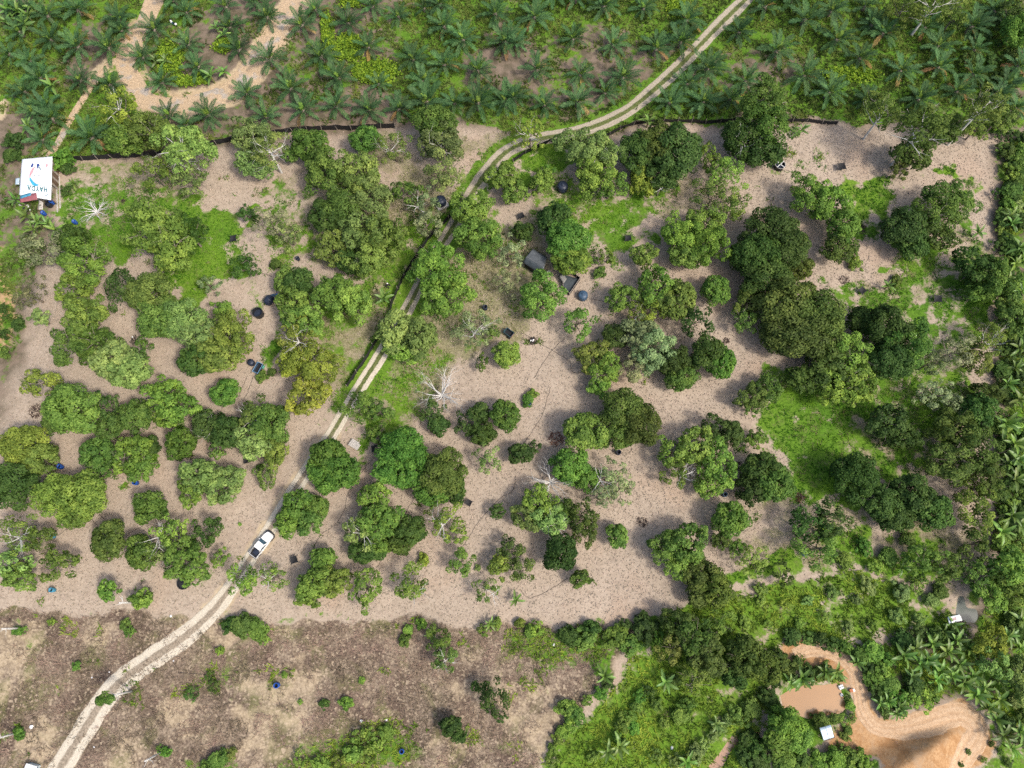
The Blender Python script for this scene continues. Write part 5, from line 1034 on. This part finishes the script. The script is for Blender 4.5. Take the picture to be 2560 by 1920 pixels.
# ---- white pickup
def pickup(px, py, rz):
    x, y, h = at(px, py, .9); t = empty('pickup_truck', x, y, h + .035, rz); t.scale = (.79, .79, .79); tag(t, 'white pickup truck with black load bed on the dirt track', 'pickup truck')
    def loft(secs, name, mat, par=t, bevel=0.0):          # cross-sections (x, halfwidth bottom, halfwidth top, z bottom, z top)
        V = []; F = []
        for (xx, wb, wt, zb, zt) in secs: V += [(xx, -wb, zb), (xx, wb, zb), (xx, wt, zt), (xx, -wt, zt)]
        for i in range(len(secs) - 1):
            for k in range(4): F.append((4 * i + k, 4 * i + (k + 1) % 4, 4 * i + 4 + (k + 1) % 4, 4 * i + 4 + k))
        F += [(3, 2, 1, 0), tuple(4 * (len(secs) - 1) + k for k in range(4))]
        return MB().add(V, F).part(name, mat, par, bevel)
    loft([(-.95, .90, .92, .45, 1.05), (.9, .90, .90, .45, 1.08), (1.75, .90, .86, .45, 1.04), (2.25, .86, .76, .47, .98), (2.5, .70, .60, .50, .90), (2.58, .55, .46, .55, .82)], 'body', M_wht, t, .05)
    loft([(.78, .74, .66, 1.083, 1.10), (1.7, .70, .60, 1.045, 1.07), (2.2, .60, .50, .985, 1.005)], 'bonnet', M_wht, t, .02)
    cab = loft([(-1.0, .84, .68, 1.06, 1.66), (-.75, .86, .72, 1.06, 1.74), (.0, .86, .72, 1.08, 1.75), (.22, .86, .70, 1.08, 1.70), (.92, .84, .80, 1.08, 1.12)], 'cabin', M_wht, t, .04)
    ws = MB().add([(.30, -.64, 1.695), (.30, .64, 1.695), (.86, .76, 1.185), (.86, -.76, 1.185)], [(0, 1, 2, 3)]).part('windscreen', M_glass, t); ws.location = (.03, 0, .03)
    for s in (-1, 1):
        MB().add([(-.85, s * .742, 1.64), (.08, s * .742, 1.64), (.62, s * .842, 1.18), (-.85, s * .852, 1.18)], [(0, 1, 2, 3)]).part('side_window', M_glass, t, loc=(0, s * .03, 0))
        MB().box((.62, s * .99, 1.12), (.14, .22, .17), s * .2).part('mirror', M_wht, t, .04)
        MB().box((2.36, s * .60, .80), (.28, .26, .14), -s * .5).part('headlight', M_steel, t, .03)
        MB().box((-2.6, s * .80, .86), (.06, .16, .30)).part('tail_light', M_maroon, t, .01)
        MB().box((-1.78, s * .89, .78), (1.62, .07, .62)).part('bed_side', M_wht, t, .02)
        MB().box((-1.72, s * .83, 1.07), (1.6, .10, .05)).part('bed_rail', M_trim, t, .01)
        for xx in (1.62, -1.75):
            o = MB().lathe([(.30, -.12), (.36, -.10), (.37, 0), (.36, .10), (.30, .12)], 20).part('wheel', M_rub, t, loc=(xx, s * .82, .37), rot=(R(90), 0, 0)); MB().lathe([(.2, -.125), (.2, .125)], 14).part('rim', M_steel, o)
    MB().box((-1.78, 0, .56), (1.6, 1.70, .06)).part('bed_floor', M_black, t); MB().box((-2.585, 0, .80), (.06, 1.66, .56)).part('tailgate', M_wht, t, .01); MB().box((-1.03, 0, .82), (.05, 1.66, .5)).part('bed_front', M_black, t)
    MB().box((-1.7, -.1, .72), (.95, 1.2, .26), 0, .92).part('load_liner', M_navy, t, .04)
    MB().box((-1.25, -.55, .86), (.25, .16, .12), .3).part('pale_bundle', M_conc, t, .03)
    V = []
    for xx, yy in ((2.0, .99), (2.45, .92), (2.70, .66), (2.80, .0), (2.70, -.66), (2.45, -.92), (2.0, -.99)): V.append((xx, yy))
    mb = MB(); mb.tube([(a, b, .58) for a, b in V], .13, 6); mb.part('front_bumper', M_trim, t, smooth=True)
    MB().box((-2.7, 0, .52), (.16, 1.7, .16)).part('rear_bumper', M_trim, t, .03)
pickup(653, 1361, heading((632, 1390), (676, 1335)))

# ---- parked motorbike
x, y, h = at(433, 58, .5); t = empty('motorbike', x, y, h, heading((440, 62), (428, 55))); tag(t, 'small dark and pale teal motorbike parked by the sandy road', 'motorbike')
for xx in (-.62, .62):
    o = MB().lathe([(.22, -.05), (.29, -.04), (.29, .04), (.22, .05)], 18).part('wheel', M_rub, t, loc=(xx, 0, .29), rot=(R(90), 0, 0)); MB().lathe([(.2, -.02), (.2, .02)], 12).part('rim', M_steel, o)
MB().box((-.05, 0, .5), (.75, .3, .34), 0, .8).part('body', M_teal, t, .06); MB().box((-.35, 0, .75), (.75, .28, .12)).part('seat', M_black, t, .05); MB().box((.42, 0, .72), (.22, .42, .5), 0, .7).part('leg_shield', M_wht, t, .04)
MB().tube([(.45, -.36, 1.02), (.5, 0, .98), (.45, .36, 1.02)], .025, 6).part('handlebar', M_trim, t); MB().box((.58, 0, .93), (.12, .2, .16)).part('headlight', M_steel, t, .03); MB().box((-.75, 0, .72), (.35, .36, .28)).part('rear_box', M_wht, t, .04); MB().tube([(.62, .06, .3), (.5, .06, .95)], .03, 6).part('fork', M_steel, t)

# ---- roofs that follow the photo's corners
def quadpt(q, u, v):
    a, b, c_, d = [Vector(k) for k in q]; return (a * (1 - u) + b * u) * (1 - v) + (d * (1 - u) + c_ * u) * v
def sheet(name, q, mat, parent, n=(10, 10), wav=0.0, corr=0, thick=.03, seed=0):
    """a slightly uneven sheet on four corners (a b along u, then c d)"""
    V = []; F = []; rnd = random.Random(seed); nu, nv = n
    for side in (0, 1):
        rnd = random.Random(seed)
        for j in range(nv + 1):
            for i in range(nu + 1):
                p = quadpt(q, i / nu, j / nv); p.z += (rnd.gauss(0, wav) if wav else 0) + (.03 * (i % 2) if corr else 0) - thick * side; V.append(p)
    m = (nu + 1) * (nv + 1)
    for j in range(nv):
        for i in range(nu):
            a = j * (nu + 1) + i; F.append((a, a + 1, a + nu + 2, a + nu + 1)); F.append((m + a, m + a + nu + 1, m + a + nu + 2, m + a + 1))
    ring = [i for i in range(nu + 1)] + [j * (nu + 1) + nu for j in range(1, nv + 1)] + [nv * (nu + 1) + i for i in range(nu - 1, -1, -1)] + [j * (nu + 1) for j in range(nv - 1, 0, -1)]
    for a, b in zip(ring, ring[1:] + ring[:1]): F.append((a, m + a, m + b, b))
    return link(name, npmesh(name, [tuple(p) for p in V], F, mat, 4), parent)
def corner(px, py, z, o): 
    x, y = P(px, py, z); return (float(x) - o[0], float(y) - o[1], z - o[2])

# shack under a printed vinyl banner
x0, y0, h0 = at(90, 455, 0); O = (x0, y0, h0)
sh = empty('banner_shack', x0, y0, h0); tag(sh, 'shack roofed with a white printed banner reading HAYDA upside down', 'shack')
zr = h0 + 2.7
q = [corner(55, 398, zr, O), corner(131, 391, zr, O), corner(127, 500, zr - .35, O), corner(48, 487, zr - .35, O)]
ban_ = sheet('banner_roof', q, M_cream, sh, (12, 16), .012, 0, .04, 3)
def onban(u, v, dz=.045): p = quadpt(q, u, v); p.z += dz; return p
ink = {'navy': simple('navy_ink', (.03, .06, .22), .6), 'cyan': simple('cyan_ink', (.05, .36, .55), .6), 'pink': simple('pink_ink', (.55, .30, .32), .6), 'grey': simple('grey_ink', (.22, .30, .33), .6), 'teal': simple('teal_ink', (.035, .15, .17), .6), 'skin': simple('pale_ink', (.74, .70, .68), .6), 'mist': simple('pale_blue_ink', (.60, .76, .79), .6)}
def printed(name, uv, col, dz=.045):
    me = bpy.data.meshes.new(name); me.from_pydata([tuple(onban(u, v, dz)) for u, v in uv], [], [tuple(range(len(uv)))]); me.materials.append(ink[col]); return link(name, me, ban_)
def ringpart(name, cu, cv, ru, rv, w0, w1, a0, a1, col, dz, n=24):
    V = []; F = []
    for i in range(n + 1):
        t_ = i / n; a = a0 + (a1 - a0) * t_; ww = w0 + (w1 - w0) * math.sin(math.pi * t_)
        for s in (1.0, 1.0 - ww): V.append(tuple(onban(cu + ru * s * math.cos(a), cv + rv * s * math.sin(a), dz)))
    F = [(2 * i, 2 * i + 1, 2 * i + 3, 2 * i + 2) for i in range(n)]
    me = bpy.data.meshes.new(name); me.from_pydata(V, [], F); me.materials.append(ink[col]); link(name, me, ban_)
printed('printed_panel', [(.20, .30), (.33, .28), (.30, .74), (.14, .74)], 'mist', .040)
ringpart('printed_face', .52, .46, .15, .20, 1.0, 1.0, 0, 6.283, 'skin', .044)
ringpart('printed_crescent', .50, .47, .215, .25, .08, .36, R(60), R(185), 'cyan', .052)
ringpart('printed_crescent', .50, .47, .215, .25, .08, .34, R(165), R(258), 'pink', .055)
ringpart('printed_crescent', .50, .46, .20, .26, .10, .16, R(285), R(330), 'grey', .052)
printed('printed_mark', [(.50, .16), (.58, .16), (.60, .21), (.56, .25), (.54, .29), (.51, .24)], 'navy', .05)
printed('printed_leaf', [(.36, .13), (.40, .17), (.38, .23), (.30, .25), (.31, .20)], 'navy', .05)
printed('printed_leaf', [(.83, .15), (.87, .19), (.86, .24), (.81, .26), (.80, .20)], 'pink', .05)
for u in (.455, .585): printed('printed_eye', [(u - .035, .455), (u + .035, .445), (u + .035, .462), (u - .035, .472)], 'grey', .056)
ringpart('printed_smile', .52, .37, .045, .02, .3, .4, R(180), R(360), 'pink', .056, 10)
printed('printed_line', [(.24, .715), (.55, .685), (.86, .705), (.86, .713), (.55, .693), (.24, .723)], 'teal', .05)
cu_ = bpy.data.curves.new('lettering', 'FONT'); cu_.body = 'HAYDA'; cu_.size = 1.0; cu_.align_x = 'CENTER'; cu_.space_character = 1.2; cu_.offset = 0.03
tmp = bpy.data.objects.new('lettering', cu_); COL.objects.link(tmp); bpy.context.view_layer.update()
lm = bpy.data.meshes.new_from_object(tmp.evaluated_get(bpy.context.evaluated_depsgraph_get())); bpy.data.objects.remove(tmp)
wx = [v.co.x for v in lm.vertices]; hx = max(wx) - min(wx); mx_ = (max(wx) + min(wx)) / 2
for v in lm.vertices:
    u = .56 - (v.co.x - mx_) / hx * .64; vv = .725 + v.co.y / .70 * .12; v.co = onban(u, vv, .05)
lm.materials.clear(); lm.materials.append(ink['teal']); link('lettering', lm, ban_)
printed('printed_tick', [(.80, .93), (.92, .87), (.93, .885), (.86, .93)], 'grey', .05); printed('printed_stroke', [(.08, .86), (.12, .86), (.15, .93), (.13, .94), (.11, .88)], 'grey', .05)
q2 = [corner(50, 492, zr - .30, O), corner(92, 483, zr - .27, O), corner(95, 500, zr - .55, O), corner(52, 508, zr - .55, O)]
sheet('maroon_roof_sheet', [tuple(Vector(p) + Vector((0, 0, .16))) for p in q2], M_maroon, sh, (14, 3), 0, 1, .03)
q3 = [corner(50, 489, zr, O), corner(77, 481, zr, O), corner(78, 488, zr - .1, O), corner(51, 497, zr - .1, O)]; sheet('blue_grey_strip', q3, M_teal, sh, (6, 2), .01, 0, .03)
sheet('grey_side_sheet', [corner(39, 446, zr - .9, O), corner(49, 444, zr - .9, O), corner(48, 461, zr - .9, O), corner(38, 461, zr - .9, O)], M_zinc, sh, (4, 6), .01)
for u in (.06, .5, .94):
    for v in (.05, .5, .94):
        p = quadpt(q, u, v); MB().tube([(p.x, p.y, -.3), (p.x, p.y, p.z - .06)], .07, 6).part('post', M_brown, sh)
for (u0, v0, u1, v1) in ((.07, .06, .93, .06), (.07, .06, .07, .93), (.93, .06, .93, .60)):
    a, b = quadpt(q, u0, v0), quadpt(q, u1, v1); d = (b - a); L = d.length; nb = int(L / .45); rz = math.atan2(d.y, d.x)
    for k in range(nb):
        p = a + d * ((k + .5) / nb); hh_ = min(a.z, b.z) - .35; MB().box((p.x, p.y, hh_ / 2 - .1), (L / nb - .02, .04, hh_ + .15), rz).part('wall_board', M_brown if k % 3 else M_post, sh)
p = quadpt(q, .45, .5); MB().box((p.x, p.y, .12), (3.6, 6.0, .2)).part('floor', M_conc, sh)
for i, (px, py, s_) in enumerate(((52, 512, .5), (60, 520, .4), (70, 515, .45), (66, 527, .35), (46, 505, .4), (58, 505, .45), (75, 525, .3))):
    x, y, h = at(px, py, .1); o = MB().box((0, 0, s_ * .3), (s_ * 1.2, s_ * .8, s_ * .6), i, .8).part('scrap_box', (M_conc, M_trim, M_wht, M_post)[i % 4], loc=(x, y, h), bevel=.04)
    tag(o, ['crumpled pale box by the shack corner', 'dark scrap crate in the junk pile', 'white plastic box in the junk pile', 'brown scrap box in the junk pile', 'pale carton left of the shack corner', 'dark bin bag at the maroon sheet', 'small white box at the edge of the junk'][i], 'scrap', 'junk beside the shack')
x, y, h = at(104, 512, .1); o = sheet('plywood_board', [(x - .5, y + .9, h + .35), (x + .25, y + .95, h + .3), (x + .35, y - .9, h + .06), (x - .45, y - .9, h + .06)], M_wood, None, (3, 4), .01); tag(o, 'tan plywood board lying below the shack roof', 'board')
# edging planks beside the shack yard
for px0, py0, px1, py1, lab in ((140, 405, 143, 530, 'long pale edging plank beside the shack'), (148, 440, 150, 520, 'short pale edging plank on the shack yard')):
    (ax, ay), (bx, by) = P(px0, py0), P(px1, py1); L = math.hypot(bx - ax, by - ay); o = MB().box((0, 0, .06), (L, .16, .12)).part('edging_plank', M_wood, loc=((ax + bx) / 2, (ay + by) / 2, H((ax + bx) / 2, (ay + by) / 2)), rot=(0, 0, math.atan2(by - ay, bx - ax))); tag(o, lab, 'plank', 'edging planks')

# grey shed with a double-pitched roof, dark open front
x0, y0, h0 = at(1340, 660, 0); O = (x0, y0, h0); t = empty('arched_shed', x0, y0, h0); tag(t, 'small grey roofed shed with a dark open front among the trees', 'shed')
zr = h0 + 2.5
A, B, C_, D = corner(1332, 622, zr - .45, O), corner(1368, 643, zr - .45, O), corner(1360, 671, zr, O), corner(1314, 643, zr, O)
sheet('roof_sheet', [A, B, C_, D], M_greyroof, t, (16, 6), .004, 1, .03)
E_, F_ = corner(1308, 657, zr - .75, O), corner(1353, 686, zr - .75, O)
sheet('roof_sheet', [tuple(Vector(D) + Vector((0, 0, .05))), tuple(Vector(C_) + Vector((0, 0, .05))), F_, E_], M_darkroof, t, (16, 4), .004, 1, .03)
for c_ in (A, B, E_, F_): MB().tube([(c_[0] * .93, c_[1] * .93, -.2), (c_[0] * .93, c_[1] * .93, c_[2] - .05)], .06, 6).part('post', M_post, t)
a, b = Vector(A) * .95, Vector(B) * .95; d = b - a; rz = math.atan2(d.y, d.x)
for k in range(8): p = a + d * ((k + .5) / 8); MB().box((p.x, p.y, .85), (d.length / 8 - .015, .04, 1.75), rz).part('wall_board', M_darkroof, t)
MB().box((0, 0, .06), (2.6, 2.0, .12), rz).part('floor', M_inside, t)
e, f_ = Vector(E_) * .9, Vector(F_) * .9
inn = [Vector((k.x, k.y, 0)) for k in (e, f_)]
MB().hexa([(inn[0].x, inn[0].y, -.1), (inn[1].x, inn[1].y, -.1), (inn[1].x + .05, inn[1].y + .08, -.1), (inn[0].x + .05, inn[0].y + .08, -.1)], [(inn[0].x, inn[0].y, e.z), (inn[1].x, inn[1].y, e.z), (inn[1].x + .05, inn[1].y + .08, e.z), (inn[0].x + .05, inn[0].y + .08, e.z)]).part('opening_shade_panel', M_net, t)  # thin black panel stands in for the shade inside the open front
x, y, h = at(1371, 681, .5); o = MB().box((0, 0, .4), (.75, .5, .8), .5, .9).part('white_sack', M_conc, loc=(x, y, h), bevel=.1); tag(o, 'pale upright sack between the shed and the netted pen', 'sack')
# netted pen
x0, y0, h0 = at(1425, 703, 0); O = (x0, y0, h0); t = empty('netted_pen', x0, y0, h0); tag(t, 'low dark netted pen with a pale lid sheet beside the shed', 'pen')
zt = h0 + 1.0
q = [corner(1403, 680, zt, O), corner(1422, 672, zt, O), corner(1451, 694, zt, O), corner(1424, 733, zt, O), corner(1408, 715, zt, O)]
for a, b in zip(q, q[1:] + q[:1]):
    a, b = Vector(a), Vector(b); MB().hexa([(a.x, a.y, -.1), (b.x, b.y, -.1), (b.x + .03, b.y + .03, -.1), (a.x + .03, a.y + .03, -.1)], [(a.x, a.y, a.z - .05), (b.x, b.y, b.z - .05), (b.x + .03, b.y + .03, b.z - .05), (a.x + .03, a.y + .03, a.z - .05)]).part('net_wall', M_net, t)
    MB().tube([a, b], .05, 6).part('top_rail', M_post, t); MB().tube([(a.x, a.y, -.3), (a.x, a.y, a.z + .05)], .05, 6).part('post', M_post, t)
sheet('tarp_floor', [tuple(Vector(k) * .98 - Vector((0, 0, .55))) for k in (q[0], q[2], q[3], q[4])], M_darkroof, t, (8, 8), .05, 0, .02, 5)
sheet('pale_lid', [corner(1398, 690, zt + .12, O), corner(1408, 684, zt + .12, O), corner(1417, 697, zt + .12, O), corner(1409, 709, zt + .12, O)], simple('pale_grey_board', (.22, .215, .20), .8), t, (4, 4), .006)

# metal roofed hut by the muddy pond
x0, y0, h0 = at(2066, 1833, 0); O = (x0, y0, h0); t = empty('metal_roof_hut', x0, y0, h0); tag(t, 'little open hut with pale blue corrugated metal roof by the muddy pond', 'hut')
zr = h0 + 2.0
q = [corner(2048.5, 1820, zr, O), corner(2077, 1812, zr + .1, O), corner(2085, 1843, zr + .1, O), corner(2059, 1851, zr, O)]
m1, m2 = quadpt(q, .5, 0), quadpt(q, .5, 1)
sheet('roof_sheet', [q[0], tuple(m1 + Vector((-.02, 0, .06))), tuple(m2 + Vector((-.02, 0, .06))), q[3]], M_zinc, t, (10, 4), 0, 1, .02); sheet('roof_sheet', [tuple(m1 + Vector((.02, 0, 0))), q[1], q[2], tuple(m2 + Vector((.02, 0, 0)))], M_zinc, t, (10, 4), 0, 1, .02)
for k in q: MB().tube([(k[0] * .9, k[1] * .9, -.3), (k[0] * .9, k[1] * .9, k[2] - .03)], .05, 6).part('post', M_brown, t)
MB().box((0, 0, .5), (1.5, 1.5, .06), .3).part('bench', M_brown, t); MB().box((-.75, 0, .8), (.04, 1.4, .9), .25).part('back_board', M_brown, t)
# floats and odds on the muddy pond
pl = lev(POND, 0.12)
x, y = P(2101, 1717, pl); o = empty('white_float', float(x), float(y), pl - .05, .4); tag(o, 'white square float at the pond corner', 'float'); MB().box((0, 0, .2), (.75, .6, .36), 0, .92).part('block', M_wht, o, .05); MB().tube([(-.3, 0, .38), (0, 0, .5), (.3, 0, .38)], .025, 5).part('handle', M_trim, o)
x, y = P(2103, 1737, pl); o = empty('white_buoy', float(x), float(y), pl - .05); tag(o, 'small round white buoy at the pond edge', 'buoy'); MB().lathe([(.05, -.1), (.2, .02), (.24, .15), (.2, .28), (.06, .34)], 14).part('ball', M_wht, o, smooth=True); MB().lathe([(.06, .34), (.06, .42)], 8).part('cap', M_trim, o)
x, y, h = at(2127, 1726, .2); o = empty('orange_crate', x, y, h, .3); tag(o, 'orange crate with white lid on the clay path', 'crate'); MB().box((0, 0, .2), (.45, .4, .4), 0, 1.05).part('box', simple('orange_plastic', (.42, .13, .04), .6), o, .03); MB().box((.38, -.08, .2), (.32, .4, .35)).part('white_lid', M_wht, o, .04)
# banner-roofed shelter by the grey pond
x0, y0, h0 = at(2388, 1549, 0); O = (x0, y0, h0); t = empty('banner_shelter', x0, y0, h0); tag(t, 'tiny shelter with a white and red banner roof by the grey pond', 'shelter')
zr = h0 + 1.9
q = [corner(2369, 1543, zr, O), corner(2399, 1536, zr, O), corner(2406, 1551, zr - .1, O), corner(2373, 1559, zr - .1, O)]
bs = sheet('banner_roof', q, M_cream, t, (8, 5), .012, 0, .03)
def onb2(u, v, dz): p = quadpt(q, u, v); p.z += dz; return tuple(p)
for k, (u0, v0, u1, v1, cn) in enumerate(((.34, .28, .62, .40, 'pink'), (.36, .45, .66, .55, 'pink'), (.34, .60, .60, .70, 'pink'), (.62, .72, .92, .76, 'grey'))):
    me = bpy.data.meshes.new('printed_stripe'); me.from_pydata([onb2(u0, v0, .03), onb2(u1, v0, .03), onb2(u1, v1, .03), onb2(u0, v1, .03)], [], [(0, 1, 2, 3)]); me.materials.append(ink[cn] if cn != 'pink' else M_maroon); link('printed_stripe', me, bs)
V = []; 
for i in range(20): a = i * .314; V.append(onb2(.18 + .085 * math.cos(a), .42 + .2 * math.sin(a), .03))
me = bpy.data.meshes.new('printed_disc'); me.from_pydata(V, [], [tuple(range(20))]); me.materials.append(M_trim); link('printed_disc', me, bs)
for k in q: MB().tube([(k[0] * .93, k[1] * .93, -.3), (k[0] * .93, k[1] * .93, k[2] - .03)], .045, 6).part('post', M_brown, t)
MB().box((0, 0, .45), (1.5, .7, .05), .2).part('bench', M_wood, t); MB().box((0, -.35, .8), (1.5, .04, .7), .2).part('back_board', M_brown, t)
# white corner of a crate at the frame edge, rubbish in the scrub
x, y, h = at(76, 1926, .8); t = empty('white_tank_crate', x, y, h, -.25); tag(t, 'white topped box at the bottom edge beside the dirt track', 'box')
MB().box((0, 0, .5), (1.5, 1.4, 1.0)).part('body', M_zinc, t, .05); MB().box((0, 0, 1.03), (1.6, 1.5, .06)).part('lid', M_wht, t, .02); MB().box((.85, .3, .9), (.25, .5, .12)).part('blue_strap', M_blue, t, .02)
for i, (px, py, s_, lab) in enumerate(((78, 1817, .55, 'large crumpled white bag in the scrub'), (272, 1680, .25, 'small white scrap left of the dirt track'), (229, 1694, .22, 'tiny white scrap in the dark scrub'), (434, 1652, .25, 'small white stone beside the track edge'), (903, 1803, .4, 'white torn sheet in the scrub near shrubs'), (965, 1801, .35, 'pale broken stick bundle in the scrub'), (427, 1540, .35, 'white forked stick at the orchard edge'), (1385, 1612, .35, 'pale lump at the scrub edge under shrubs'), (1680, 1870, .4, 'white scrap on the green slope above the ditch'), (234, 1868, .25, 'white scrap beside the lower track'))):
    x, y, h = at(px, py, .1); rnd = random.Random(i); mb = MB(); V = []; nn = 9
    mb.lathe([(s_ * .3, -.03), (s_ * .55, s_ * .12), (s_ * .48, s_ * .3), (s_ * .2, s_ * .42), (s_ * .05, s_ * .45)], 9); mb.v = [(a * rnd.uniform(.6, 1.3), b * rnd.uniform(.5, 1.2), c_ * rnd.uniform(.7, 1.2)) for a, b, c_ in mb.v]
    o = mb.part('plastic_scrap', M_wht, loc=(x, y, h), rot=(0, 0, i)); tag(o, lab, 'rubbish', 'white rubbish in the scrub')
